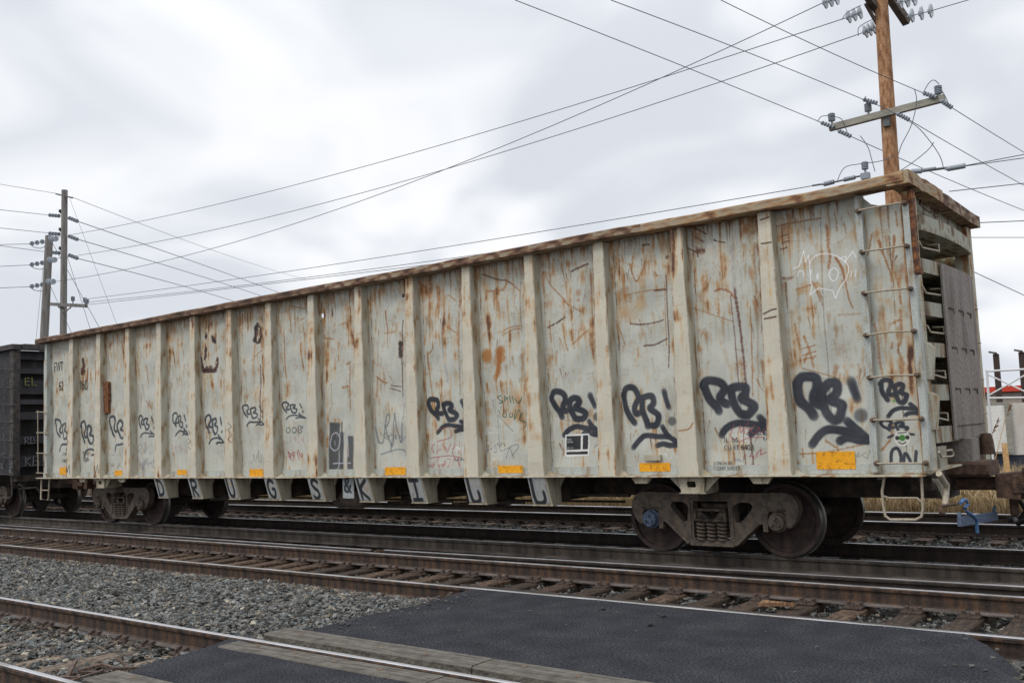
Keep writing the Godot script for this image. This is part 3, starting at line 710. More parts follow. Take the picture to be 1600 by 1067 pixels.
	tag_rb(437, 628, 478, 655, 1.7, K2); tag_rb(376, 632, 413, 666, 1.8, K2); tag_rb(318, 648, 350, 696, 2.1, K2); tag_rb(268, 645, 294, 682, 1.9, K2); tag_rb(214, 648, 242, 685, 1.7, K2)
	tag_rb(169, 650, 206, 706, 2.4, K2, false); tag_rb(124, 658, 152, 716, 2.4, K2, false); tag_rb(83, 655, 114, 706, 2.2, K2, false); tag_rb(1371, 592, 1440, 652, 4.2, K, false)
	tag_rb(1372, 656, 1440, 685, 2.4, K, false, 5)
	spray([1393, 728, 1394, 705, 1402, 700, 1408, 712, 1407, 730], 3.4, K); spray([1412, 730, 1414, 708, 1422, 718, 1424, 730], 3.4, K); spray([1430, 730, 1432, 703], 3.2, K)
	# OQB
	spray([449, 668, 447, 673, 451, 676, 454, 671, 450, 667], 1.0, K2); spray([457, 668, 457, 675, 462, 675, 463, 669, 458, 667], 1.0, K2); spray([467, 666, 467, 676, 472, 674, 470, 670, 474, 667, 468, 665], 1.1, K2)
	# soft grey tag on the ninth sheet
	var G := Color(0.36, 0.39, 0.42, 0.6)
	spray([586, 668, 590, 690, 597, 690, 600, 668, 603, 650, 608, 648, 606, 660, 600, 668], 2.6, G, 0.3); spray([600, 664, 608, 690, 612, 696, 616, 670, 618, 645], 2.6, G, 0.3); spray([618, 645, 624, 680, 628, 690, 631, 660], 2.6, G, 0.3); spray([594, 710, 606, 706, 620, 702, 632, 704, 634, 712], 2.2, G, 0.3); spray([611, 690, 609, 706], 1.8, G)
	# dark block letters with a pale outline on the eighth sheet
	for i in 26:
		var yy := 662.0 + i * 3.0
		spray([515, yy, 529, yy + 1], 3.2, Color(0.27, 0.28, 0.29, 0.75), 0.6, -1, false)
		if i > 4: spray([531, yy, 536, yy], 3.2, Color(0.27, 0.28, 0.29, 0.75), 0.6, -1, false)
		if i > 6: spray([543, yy, 552, yy], 3.0, Color(0.27, 0.28, 0.29, 0.75), 0.6, -1, false)
	spray([532, 660, 534, 690], 3.0, Color(0.27, 0.28, 0.29, 0.75)); 
	var W := Color(0.74, 0.73, 0.78, 0.85)
	spray([518, 680, 516, 696, 522, 704, 529, 698, 530, 684, 524, 676, 518, 680], 1.5, W); spray([522, 688, 523, 696], 1.0, W); spray([541, 672, 543, 700, 544, 714], 1.4, W); spray([520, 724, 548, 723], 1.4, W); spray([530, 706, 531, 716, 529, 728, 524, 736], 1.0, W); spray([514, 738, 526, 741, 540, 736, 551, 741], 1.6, W)
	# red and green scribbles
	var RD := Color(0.62, 0.30, 0.32, 0.7)
	scribble(672, 692, 722, 735, 2, 6, 0.9, Color(0.66, 0.36, 0.36, 0.45)); spray([672, 716, 700, 712, 722, 715], 0.9, RD); spray([680, 672, 700, 668, 704, 682, 682, 690], 0.9, RD)
	scribble(443, 680, 476, 700, 1, 5, 0.8, Color(0.70, 0.45, 0.44, 0.3)); scribble(447, 702, 474, 725, 1, 4, 0.8, RD); scribble(268, 690, 292, 715, 1, 4, 0.7, RD); scribble(330, 700, 348, 725, 1, 4, 0.7, Color(0.5, 0.5, 0.5, 0.3)); scribble(392, 700, 410, 730, 1, 3, 0.8, Color(0.4, 0.38, 0.36, 0.4))
	spray([1146, 662, 1141, 680, 1146, 686, 1152, 684], 1.1, RD); spray([1152, 678, 1156, 664, 1157, 676, 1162, 668, 1163, 678], 1.2, RD); spray([1170, 660, 1164, 667, 1171, 672, 1166, 679], 1.2, RD); spray([1180, 664, 1174, 672, 1182, 678, 1186, 666, 1190, 678, 1196, 668], 1.2, RD); spray([1156, 690, 1170, 684, 1196, 683], 1.0, RD); spray([1182, 708, 1190, 702, 1188, 710, 1198, 706], 1.0, RD)
	var GN := Color(0.12, 0.32, 0.26, 0.85)
	spray([783, 618, 777, 620, 780, 625, 785, 628, 778, 630], 1.0, GN); spray([789, 618, 788, 629], 1.0, GN); spray([789, 620, 794, 622, 789, 625], 0.9, GN); spray([797, 618, 798, 629], 0.9, GN); spray([802, 619, 803, 630], 0.9, GN); spray([806, 622, 812, 630, 818, 620], 1.0, GN); spray([786, 644, 784, 650, 790, 651, 789, 640], 0.9, GN); spray([797, 645, 795, 651, 801, 650, 800, 645], 0.9, GN); spray([806, 640, 804, 655, 812, 640, 815, 652], 1.0, GN); spray([818, 645, 812, 655, 822, 660, 820, 668], 1.0, GN)
	spray([776, 648, 779, 690, 782, 704, 790, 702, 808, 694, 810, 700, 800, 712], 1.0, Color(0.35, 0.38, 0.42, 0.5)); spray([776, 648, 790, 662, 803, 674], 0.9, Color(0.35, 0.38, 0.42, 0.5)); spray([792, 716, 797, 700, 803, 716], 0.9, Color(0.35, 0.36, 0.45, 0.5))
	scribble(213, 690, 240, 742, 2, 3, 1.6, Color(0.5, 0.48, 0.54, 0.35)); blob([222, 728, 6, 226, 722, 6, 224, 734, 6], Color(0.45, 0.44, 0.48, 0.4), 0.3); scribble(172, 705, 190, 718, 1, 3, 0.7, Color(0.45, 0.45, 0.45, 0.4)); scribble(172, 722, 190, 735, 1, 2, 0.6, D)
	# many small faint marker tags along the foot of the sheets
	for i in 46:
		var fx := rnd(84, 1340); var fy := rnd(668, 732); var sz := rnd(5, 14) * (0.5 + fx / 1600.0)
		var tone: Color = [Color(0.42, 0.42, 0.43, 0.4), Color(0.60, 0.34, 0.34, 0.4), Color(0.32, 0.34, 0.38, 0.45), Color(0.46, 0.46, 0.55, 0.35), Color(0.85, 0.86, 0.86, 0.5)][rng.randi() % 5]
		scribble(fx, fy, fx + sz * 2.4, fy + sz, 1, 4, 0.55 + fx / 3200.0, tone)
	# white one-eyed doodle
	var WH := Color(0.93, 0.94, 0.96, 0.8)
	spray([1268, 422, 1267, 430, 1266, 412, 1274, 400, 1288, 396, 1302, 398, 1314, 404, 1324, 412, 1326, 422, 1322, 436, 1314, 447], 1.0, WH); spray([1267, 430, 1268, 440, 1270, 446], 1.0, WH); spray([1240, 420, 1250, 416, 1256, 392, 1260, 410, 1264, 398, 1266, 414], 1.0, WH, 0.5, -1, false); spray([1310, 404, 1322, 400, 1320, 410, 1332, 392, 1338, 402], 1.0, WH, 0.5, -1, false); spray([1270, 446, 1267, 461, 1280, 450, 1302, 454, 1306, 466, 1314, 447], 1.1, WH, 0.5, -1, false)
	spray([1298, 434, 1296, 428, 1300, 420, 1306, 419, 1310, 425, 1308, 434, 1302, 439, 1298, 434], 1.1, WH); spray([1278, 428, 1278, 436], 2.2, WH); spray([1248, 432, 1250, 424, 1256, 424, 1257, 432], 0.9, WH); spray([1330, 432, 1331, 422], 0.9, WH); spray([1337, 432, 1338, 420], 0.9, WH); spray([1306, 335, 1310, 350, 1312, 380], 1.2, Color(0.9, 0.9, 0.9, 0.35), 0.2)
	# round label with a green middle
	blob([1410, 684, 10], Color(0.86, 0.86, 0.82, 0.95), 0.85); blob([1402, 684, 3, 1418, 683, 3], Color(0.1, 0.12, 0.1, 0.9), 0.6); blob([1410, 684, 4.4], Color(0.25, 0.5, 0.2, 0.95), 0.7); spray([1404, 690, 1410, 693, 1416, 690], 0.9, Color(0.1, 0.1, 0.1, 0.8)); spray([1403, 676, 1417, 675], 1.0, Color(0.1, 0.1, 0.1, 0.7)); blob([1397, 626, 2.2], Color(0.4, 0.62, 0.36, 0.9), 0.7)
	# black data panel with white rules
	for i in 24: spray([882.5, 679.5 + i * 1.42, 920.5, 677.5 + i * 1.46], 1.1, Color(0.88, 0.89, 0.88, 0.95), 0.8, -1, false)
	for i in 15: spray([884.8, 682.0 + i * 1.42, 906.5, 681.0 + i * 1.42], 1.0, Color(0.14, 0.15, 0.16, 0.97), 0.8, -1, false)
	for i in 15: spray([910.5, 680.5 + i * 1.45, 918.5, 680.2 + i * 1.45], 1.0, Color(0.16, 0.17, 0.18, 0.97), 0.8, -1, false)
	for i in 3: spray([884.8, 706.5 + i * 1.42, 918.5, 705.6 + i * 1.42], 0.9, Color(0.14, 0.15, 0.16, 0.97), 0.8, -1, false)
	# pencil marks on posts
	for v in [[288, 690, 1], [148, 690, 1], [352, 680, 1]]:
		spray([v[0] + 2, v[1] - 20, v[0] + 8, v[1] - 14, v[0] + 2, v[1] - 8, v[0] + 9, v[1], v[0] + 2, v[1] + 6, v[0] + 9, v[1] + 12], 0.8, Color(0.3, 0.3, 0.3, 0.5), 0.5, -1, false, post_faces, PF)
	spray([103, 728, 104, 738, 107, 726, 108, 740], 1.2, K2, 0.5, -1, false, post_faces, PF); spray([147, 728, 148, 742, 151, 726, 153, 740], 1.2, K2, 0.5, -1, false, post_faces, PF)
	# warped rust patch and pale repair on the last two posts
	blob([1190, 370, 6, 1192, 366, 6], Color(0.84, 0.85, 0.83, 0.7), 0.5)
	spray([1192, 490, 1204, 484, 1212, 482], 1.8, D, 0.5, -1, true, post_faces, PF); spray([1193, 498, 1212, 494], 1.5, D, 0.5, -1, true, post_faces, PF); spray([1186, 343, 1200, 338], 1.6, D, 0.5, -1, true, post_faces, PF); spray([1188, 380, 1204, 378], 1.4, D, 0.5, -1, true, post_faces, PF); spray([1060, 673, 1076, 670, 1082, 660], 1.5, R, 0.5, -1, true, post_faces, PF); spray([1202, 450, 1203, 462], 3.0, Color(0.8, 0.68, 0.45, 0.7), 0.4, -1, true, post_faces, PF)

# sprayed letters for the stubs under the posts, one atlas of nine cells
const STUB := {"D": [[0.2, 0.9, 0.3, 0.1], [0.2, 0.1, 0.6, 0.15, 0.8, 0.45, 0.7, 0.8, 0.2, 0.92]], "R": [[0.22, 0.92, 0.28, 0.08], [0.2, 0.1, 0.7, 0.12, 0.72, 0.42, 0.3, 0.5], [0.35, 0.5, 0.8, 0.92]], "U": [[0.18, 0.05, 0.22, 0.7, 0.45, 0.92, 0.7, 0.7, 0.72, 0.05]], "G": [[0.75, 0.2, 0.5, 0.08, 0.22, 0.3, 0.25, 0.75, 0.55, 0.92, 0.75, 0.75, 0.75, 0.52, 0.5, 0.52]], "S": [[0.75, 0.18, 0.5, 0.06, 0.28, 0.22, 0.4, 0.45, 0.65, 0.58, 0.68, 0.82, 0.4, 0.93, 0.2, 0.8]], "K": [[0.2, 0.05, 0.26, 0.95], [0.8, 0.08, 0.26, 0.5, 0.82, 0.93]], "I": [[0.15, 0.1, 0.8, 0.1], [0.48, 0.1, 0.5, 0.9], [0.2, 0.92, 0.82, 0.9]], "L": [[0.2, 0.03, 0.25, 0.9, 0.75, 0.88, 0.74, 0.5]]}
func letter_atlas() -> ImageTexture:
	ragged = true
	rough_edge = 0.6
	var c := paint_base(777, 0.0, 9.0, 0.0, 1.0, 96.0, c8(164, 168, 168), 0.0, 0.0)
	var word := "DRUGSKILL"
	for i in 9:
		for k in 14:
			var s := Vector2(i + rnd(0.02, 0.98), rnd(0.0, 1.0))
			stroke(c, [s, s + Vector2(rnd(-0.05, 0.05), -rnd(0.05, 0.4))], rnd(0.01, 0.05), 0.01, Color(0.42, 0.36, 0.28, rnd(0.1, 0.4)), 0.1)
		stroke(c, [Vector2(i + 0.02, 0.03), Vector2(i + 0.98, 0.03)], 0.04, 0.04, Color(0.36, 0.28, 0.21, 0.7), 0.2)
		for st in STUB[word[i]]:
			var pts := []
			for k in range(0, st.size(), 2): pts.append(Vector2(i + st[k] + rnd(-0.03, 0.03), 1.0 - st[k + 1]))
			ragged = false
			stroke(c, curve_pts(pts, 4), 0.115, 0.105, Color(0.15, 0.16, 0.18, 0.92), 0.6)
			ragged = true
	c.img.convert(Image.FORMAT_RGB8)
	return ImageTexture.create_from_image(c.img)

# ---------------------------------------------------------------- rolling stock
func mat_of(c: Canvas, rough := 0.55) -> StandardMaterial3D:
	var m := StandardMaterial3D.new()
	var im := c.img
	im.convert(Image.FORMAT_RGB8)
	m.albedo_texture = ImageTexture.create_from_image(im)
	m.roughness = rough
	return m
# a dented sheet: world-plane z = PZ, mapped to its canvas
func sheet_mesh(c: Canvas, p: int) -> MB:
	var mb := MB.new()
	var nx := 14; var ny := 36
	var dent := noise(900, 0.9, 3)
	var pos := []
	var hole := uz(501, 496, PZ)
	for j in ny + 1:
		var row := []
		for i in nx + 1:
			var x := lerpf(c.x0, c.x1, float(i) / nx)
			var y := lerpf(c.y0, c.y1, float(j) / ny)
			if p == 0: # torn upper corner at the far end
				x = maxf(x, lerpf(-1.41, -1.06, smoothstep(3.8, 4.1, y)))
			if p == 15: # the sheet's top edge is bent down beside the corner
				if x > 18.0 and j > ny - 3:
					var t := smoothstep(18.0, 18.1, x)
					y -= t * 0.16 * (j - (ny - 3)) / 3.0
			var inner := minf(minf(i, nx - i) / 3.0, 1.0) * minf(minf(j, ny - j) / 3.0, 1.0)
			var z := PZ + (dent.get_noise_2d(x, y * 0.7) * 0.05 + dent.get_noise_2d(x * 3.0 + 50, y * 2.0) * 0.022) * inner
			row.append(Vector3(x, y, z))
		pos.append(row)
	var nrm := []
	for j in ny + 1:
		var row := []
		for i in nx + 1:
			var dx: Vector3 = pos[j][mini(i + 1, nx)] - pos[j][maxi(i - 1, 0)]
			var dy: Vector3 = pos[mini(j + 1, ny)][i] - pos[maxi(j - 1, 0)][i]
			row.append(dx.cross(dy).normalized())
		nrm.append(row)
	for j in ny:
		for i in nx:
			var a: Vector3 = pos[j][i]; var b: Vector3 = pos[j][i + 1]; var d: Vector3 = pos[j + 1][i + 1]; var e: Vector3 = pos[j + 1][i]
			if hole.x > a.x and hole.x < b.x and hole.y > a.y and hole.y < e.y: continue
			for t in [[[j, i], [j, i + 1], [j + 1, i + 1]], [[j, i], [j + 1, i + 1], [j + 1, i]]]:
				var q := []
				for k in t: q.append(pos[k[0]][k[1]])
				mb.v.append(q[0]); mb.v.append(q[2]); mb.v.append(q[1])
				for k in [0, 2, 1]:
					mb.n.append(nrm[t[k][0]][t[k][1]])
					mb.uv.append(Vector2((q[k].x - c.x0) / (c.x1 - c.x0), (c.y1 - q[k].y) / (c.y1 - c.y0)))
	return mb
func post_mesh(k: int, face: Material, side: Material) -> ArrayMesh:
	var c: Canvas = post_faces[k]
	var mid := k * S + 0.155
	var rows := 16
	var wob := noise(950 + k, 0.8, 2)
	var F := []; # per row: left front, right front, left back, right back
	for j in rows + 1:
		var t := float(j) / rows
		var y := lerpf(1.062, 4.205, t)
		var hw := lerpf(0.145, 0.082, t)
		var zf := lerpf(PF, PF - 0.045, t) + wob.get_noise_1d(y * 3) * 0.012
		var o := wob.get_noise_1d(y * 3 + 40) * 0.010
		F.append([Vector3(mid - hw + o, y, zf), Vector3(mid + hw + o, y, zf), Vector3(mid - hw - 0.01, y, PZ - 0.03), Vector3(mid + hw + 0.01, y, PZ - 0.03)])
	var a := MB.new(); var b := MB.new()
	var U := func(p: Vector3) -> Vector2: return Vector2((p.x - c.x0) / (c.x1 - c.x0), (c.y1 - p.y) / (c.y1 - c.y0))
	var e := 0.007
	for j in rows:
		var A: Array = F[j]; var B: Array = F[j + 1]
		var ex := Vector3(e, 0, 0); var ez := Vector3(0, 0, e)
		var p0: Vector3 = A[0] + ex; var p1: Vector3 = A[1] - ex; var p2: Vector3 = B[1] - ex; var p3: Vector3 = B[0] + ex
		a.quad_uv(p0, p1, p2, p3, U.call(p0), U.call(p1), U.call(p2), U.call(p3))
		b.quad(A[1] - ex, A[1] - ez, B[1] - ez, B[1] - ex)
		b.quad(A[0] - ez, A[0] + ex, B[0] + ex, B[0] - ez)
		b.quad(A[1] - ez, A[3], B[3], B[1] - ez)
		b.quad(A[2], A[0] - ez, B[0] - ez, B[2])
	var T: Array = F[rows]; var Q: Array = F[0]
	b.quad(T[0], T[1], T[3], T[2]); b.quad(Q[2], Q[3], Q[1], Q[0])
	var m := a.commit()
	b.commit(m)
	m.surface_set_material(0, face)
	m.surface_set_material(1, side)
	return m
func text(called: String, s: String, at: Vector3, height: float, mat: Material, parent: Node3D, yrot := 0.0, spacing := 1.0, bold := false) -> MeshInstance3D:
	var t := TextMesh.new()
	t.text = s
	var f := SystemFont.new()
	f.font_names = PackedStringArray(["Droid Sans"])
	if bold: f.font_weight = 700
	t.font = f
	t.font_size = 48
	t.pixel_size = height / 35.0
	t.depth = 0.003
	t.curve_step = 3.0
	t.horizontal_alignment = HORIZONTAL_ALIGNMENT_LEFT
	t.vertical_alignment = VERTICAL_ALIGNMENT_BOTTOM
	var o := MeshInstance3D.new()
	o.mesh = t
	o.material_override = mat
	o.name = called
	parent.add_child(o, true)
	o.position = at - (parent.position if parent.get_parent() == self else Vector3.ZERO)
	o.rotation.y = yrot
	o.scale.x = spacing
	return o
func V2(a: Array) -> PackedVector2Array:
	var p := PackedVector2Array()
	for i in range(0, a.size(), 2): p.append(Vector2(a[i], a[i + 1]))
	return p
func mirrored(a: Array) -> PackedVector2Array: # right half of an outline (bottom middle to top middle, ccw) plus its mirror image
	var p := V2(a)
	for i in range(p.size() - 1, -1, -1):
		if absf(p[i].x) > 0.001: p.append(Vector2(-p[i].x, p[i].y))
	return p

func wheel_mesh(cx: float, side: float) -> ArrayMesh:
	var xf := Transform3D(Basis(Vector3.RIGHT, Vector3.UP, Vector3.BACK) if side > 0 else Basis(Vector3(-1, 0, 0), Vector3.UP, Vector3(0, 0, -1)), Vector3(cx, 0.457, side * 0.752))
	var a := MB.new()
	a.lathe([Vector2(0.0, 0.10), Vector2(0.11, 0.10), Vector2(0.14, 0.06), Vector2(0.24, 0.015), Vector2(0.36, 0.005), Vector2(0.395, 0.025), Vector2(0.40, 0.065), Vector2(0.452, 0.070)], xf, 40)
	a.lathe([Vector2(0.478, -0.075), Vector2(0.40, -0.08), Vector2(0.38, -0.03), Vector2(0.15, -0.06), Vector2(0.10, -0.12), Vector2(0.0, -0.12)], xf, 40)
	var b := MB.new()
	b.lathe([Vector2(0.452, 0.070), Vector2(0.456, 0.062), Vector2(0.458, -0.03), Vector2(0.466, -0.045), Vector2(0.482, -0.055), Vector2(0.478, -0.075)], xf, 40)
	var m := a.commit()
	b.commit(m)
	m.surface_set_material(0, M.wheel)
	m.surface_set_material(1, M.tread)
	return m
func side_frame_mesh(cx: float, side: float) -> MB:
	var outer := mirrored([0.0, 0.128, 0.29, 0.130, 0.36, 0.155, 0.62, 0.385, 0.66, 0.42, 0.70, 0.43, 0.705, 0.335, 0.765, 0.335, 0.77, 0.56, 0.83, 0.60, 0.95, 0.60, 1.005, 0.55, 1.01, 0.40, 1.05, 0.385, 1.12, 0.46, 1.175, 0.60, 1.155, 0.71, 1.10, 0.78, 1.0, 0.815, 0.86, 0.815, 0.5, 0.785, 0.0, 0.775])
	var hole := V2([0.345, 0.44, 0.405, 0.432, 0.565, 0.60, 0.58, 0.65, 0.54, 0.688, 0.40, 0.69, 0.33, 0.65, 0.315, 0.60])
	var holeb := PackedVector2Array()
	for i in range(hole.size() - 1, -1, -1): holeb.append(Vector2(-hole[i].x, hole[i].y))
	var win := V2([-0.22, 0.20, 0.22, 0.20, 0.255, 0.24, 0.245, 0.70, -0.245, 0.70, -0.255, 0.24])
	var mb := MB.new()
	var z0 := 0.93; var z1 := 1.07
	if side < 0: z0 = -1.07; z1 = -0.93
	mb.plate(outer, [hole, holeb, win], z0, z1, Transform3D(Basis.IDENTITY, Vector3(cx, 0, 0)))
	# raised rim along the lower members and the top
	var zz := side * 1.078
	for sx in [-1.0, 1.0]:
		mb.bar(Vector3(cx + sx * 0.33, 0.165, zz), Vector3(cx + sx * 0.64, 0.44, zz), 0.02, 0.045)
		mb.bar(Vector3(cx + sx * 0.30, 0.25, zz), Vector3(cx + sx * 0.295, 0.68, zz), 0.02, 0.03)
	mb.bar(Vector3(cx - 0.8, 0.795, zz), Vector3(cx + 0.8, 0.795, zz), 0.02, 0.03)
	mb.bar(Vector3(cx - 0.30, 0.15, zz), Vector3(cx + 0.30, 0.15, zz), 0.02, 0.035)
	return mb
func spring_mesh(at: Vector3, r: float, h: float) -> MB:
	var mb := MB.new()
	var pts := []
	var turns := 5.0
	for i in 61:
		var t := i / 60.0
		var a := TAU * turns * t
		pts.append(at + Vector3(cos(a) * r, h * t, sin(a) * r))
	mb.tube(pts, 0.0165, 6)
	return mb
func truck(owner_: Node3D, cx: float, blue_cap: bool, detailed := true) -> void:
	var t := group_part("truck", owner_)
	for side in [1.0, -1.0]:
		part("side_frame", side_frame_mesh(cx, side), M.frame, t)
		for sx in [-1.0, 1.0]:
			part("wheel", wheel_mesh(cx + sx * 0.889, side), null, t)
			if side < 0 and not detailed: continue
			var cap := MB.new()
			var xf := Transform3D(Basis(Vector3.RIGHT, Vector3.UP, Vector3.BACK) if side > 0 else Basis(Vector3(-1, 0, 0), Vector3.UP, Vector3(0, 0, -1)), Vector3(cx + sx * 0.889, 0.455, side * 1.0))
			cap.lathe([Vector2(0.0, 0.13), Vector2(0.085, 0.13), Vector2(0.10, 0.12), Vector2(0.105, 0.06), Vector2(0.125, 0.05), Vector2(0.13, -0.08)], xf, 24)
			for b in 3:
				var an := TAU * b / 3.0 + PI / 2
				cap.lathe([Vector2(0.0, 0.028), Vector2(0.018, 0.028), Vector2(0.022, 0.02), Vector2(0.024, 0.0)], xf * Transform3D(Basis.IDENTITY, Vector3(cos(an) * 0.052, sin(an) * 0.052, 0.13)), 6)
			var is_blue: bool = blue_cap and side > 0 and sx < 0
			part("bearing_cap", cap, M.blue_dirty if is_blue else M.frame, t, "blue painted bearing end cap" if is_blue else "")
			var ad := MB.new()
			ad.bevel_box(Vector3(cx + sx * 0.889, 0.60, side * 1.0), Vector3(0.24, 0.05, 0.15), 0.012)
			part("bearing_adapter", ad, M.grime, t)
		if side > 0 or detailed:
			for k in 3:
				for zz in [1.045, 0.955]:
					part("spring", spring_mesh(Vector3(cx + (k - 1) * 0.145 - 0.01, 0.205, side * zz), 0.052, 0.235), M.frame, t)
	for sx in [-1.0, 1.0]:
		var ax := MB.new()
		ax.lathe([Vector2(0.085, -0.98), Vector2(0.085, 0.98)], Transform3D(Basis.IDENTITY, Vector3(cx + sx * 0.889, 0.457, 0)), 14)
		part("axle", ax, M.dark, t)
	var bo := MB.new()
	bo.span(cx - 0.22, cx + 0.22, 0.445, 0.66, -0.9, 0.9)
	for s in [-1.0, 1.0]:
		bo.span(cx - 0.235, cx + 0.215, 0.445, 0.475, s * 1.0 - 0.1, s * 1.0 + 0.09)
		bo.span(cx - 0.235, cx + 0.215, 0.575, 0.605, s * 1.0 - 0.1, s * 1.0 + 0.09)
		bo.span(cx - 0.235, cx - 0.205, 0.475, 0.575, s * 1.0 - 0.1, s * 1.0 + 0.09)
		bo.span(cx + 0.185, cx + 0.215, 0.475, 0.575, s * 1.0 - 0.1, s * 1.0 + 0.09)
		bo.hexa([Vector3(cx - 0.2, 0.476, s * 1.0 + 0.05), Vector3(cx - 0.05, 0.476, s * 1.0 + 0.05), Vector3(cx - 0.05, 0.476, s * 1.0 - 0.05), Vector3(cx - 0.2, 0.476, s * 1.0 - 0.05), Vector3(cx - 0.2, 0.574, s * 1.0 + 0.05), Vector3(cx - 0.15, 0.574, s * 1.0 + 0.05), Vector3(cx - 0.15, 0.574, s * 1.0 - 0.05), Vector3(cx - 0.2, 0.574, s * 1.0 - 0.05)])
		bo.hexa([Vector3(cx + 0.03, 0.476, s * 1.0 + 0.05), Vector3(cx + 0.18, 0.476, s * 1.0 + 0.05), Vector3(cx + 0.18, 0.476, s * 1.0 - 0.05), Vector3(cx + 0.03, 0.476, s * 1.0 - 0.05), Vector3(cx + 0.13, 0.574, s * 1.0 + 0.05), Vector3(cx + 0.18, 0.574, s * 1.0 + 0.05), Vector3(cx + 0.18, 0.574, s * 1.0 - 0.05), Vector3(cx + 0.13, 0.574, s * 1.0 - 0.05)])
	part("bolster", bo, M.grime, t)
	var br := MB.new()
	for sx in [-1.0, 1.0]:
		br.bar(Vector3(cx + sx * 0.38, 0.42, -0.8), Vector3(cx + sx * 0.38, 0.42, 0.8), 0.07, 0.07)
		for s in [-1.0, 1.0]:
			br.box(Vector3(cx + sx * 0.41, 0.42, s * 0.752), Vector3(0.05, 0.3, 0.08))
	part("brake_beam", br, M.dark, t)

const END_X := 18.46
func end_x(z: float) -> float:
	return END_X + 0.10 * (1.0 - pow(absf(z) / 1.42, 2.2))
func curved_bar(mb: MB, z0: float, z1: float, y0: float, y1: float, back_: float, out := 0.0, segs := 10, thin := 0.0) -> void: # horizontal stiffener that follows the bowed end
	var B := func(z: float) -> float: return back_ if thin == 0.0 else end_x(z) + out - thin
	for i in segs:
		var za := lerpf(z0, z1, float(i) / segs); var zb := lerpf(z0, z1, float(i + 1) / segs)
		var xa := end_x(za) + out; var xb := end_x(zb) + out
		var ba: float = B.call(za); var bb: float = B.call(zb)
		mb.quad(Vector3(xa, y0, za), Vector3(xb, y0, zb), Vector3(xb, y1, zb), Vector3(xa, y1, za))
		mb.quad(Vector3(xa, y1, za), Vector3(xb, y1, zb), Vector3(bb, y1, zb), Vector3(ba, y1, za))
		mb.quad(Vector3(ba, y0, za), Vector3(bb, y0, zb), Vector3(xb, y0, zb), Vector3(xa, y0, za))
		mb.quad(Vector3(ba, y1, za), Vector3(bb, y1, zb), Vector3(bb, y0, zb), Vector3(ba, y0, za))
	var A0 := end_x(z0) + out; var A1 := end_x(z1) + out
	var b0: float = B.call(z0); var b1: float = B.call(z1)
	mb.quad(Vector3(b0, y0, z0), Vector3(A0, y0, z0), Vector3(A0, y1, z0), Vector3(b0, y1, z0))
	mb.quad(Vector3(A1, y0, z1), Vector3(b1, y0, z1), Vector3(b1, y1, z1), Vector3(A1, y1, z1))

func chord_mesh(x0: float, x1: float, z0: float, z1: float, seed_: int, sag := 0.0) -> MB: # battered box-section top rail along x
	var mb := MB.new()
	var n := noise(seed_, 0.9, 3)
	var segs := maxi(2, int((x1 - x0) / 0.35))
	var e := 0.014
	var prof := [Vector2(z1 - e, 4.207), Vector2(z1, 4.207 + e), Vector2(z1, 4.325 - e), Vector2(z1 - e, 4.325), Vector2(z0 + e, 4.325), Vector2(z0, 4.325 - e), Vector2(z0, 4.207 + e), Vector2(z0 + e, 4.207)]
	var P := func(i: int, k: int) -> Vector3:
		var x := lerpf(x0, x1, float(i) / segs)
		var q: Vector2 = prof[k % 8]
		var dy := n.get_noise_2d(x * 0.8, 3.0) * 0.012 + n.get_noise_2d(x * 3.0, 9.0) * 0.007 + (0.03 * smoothstep(17.4, 18.5, x) if sag == 0.0 else 0.0)
		var dz := n.get_noise_2d(x * 0.7, 20.0) * 0.016 + n.get_noise_2d(x * 5.0, 30.0) * 0.003
		return Vector3(x, q.y + dy, q.x + dz)
	for i in segs:
		for k in 8:
			mb.quad(P.call(i, k), P.call(i + 1, k), P.call(i + 1, k + 1), P.call(i, k + 1))
	var a := []; var b := []
	for k in 8:
		a.append(P.call(0, k)); b.append(P.call(segs, k))
	for k in range(1, 7):
		mb.tri(a[0], a[k], a[k + 1]); mb.tri(b[0], b[k + 1], b[k])
	return mb

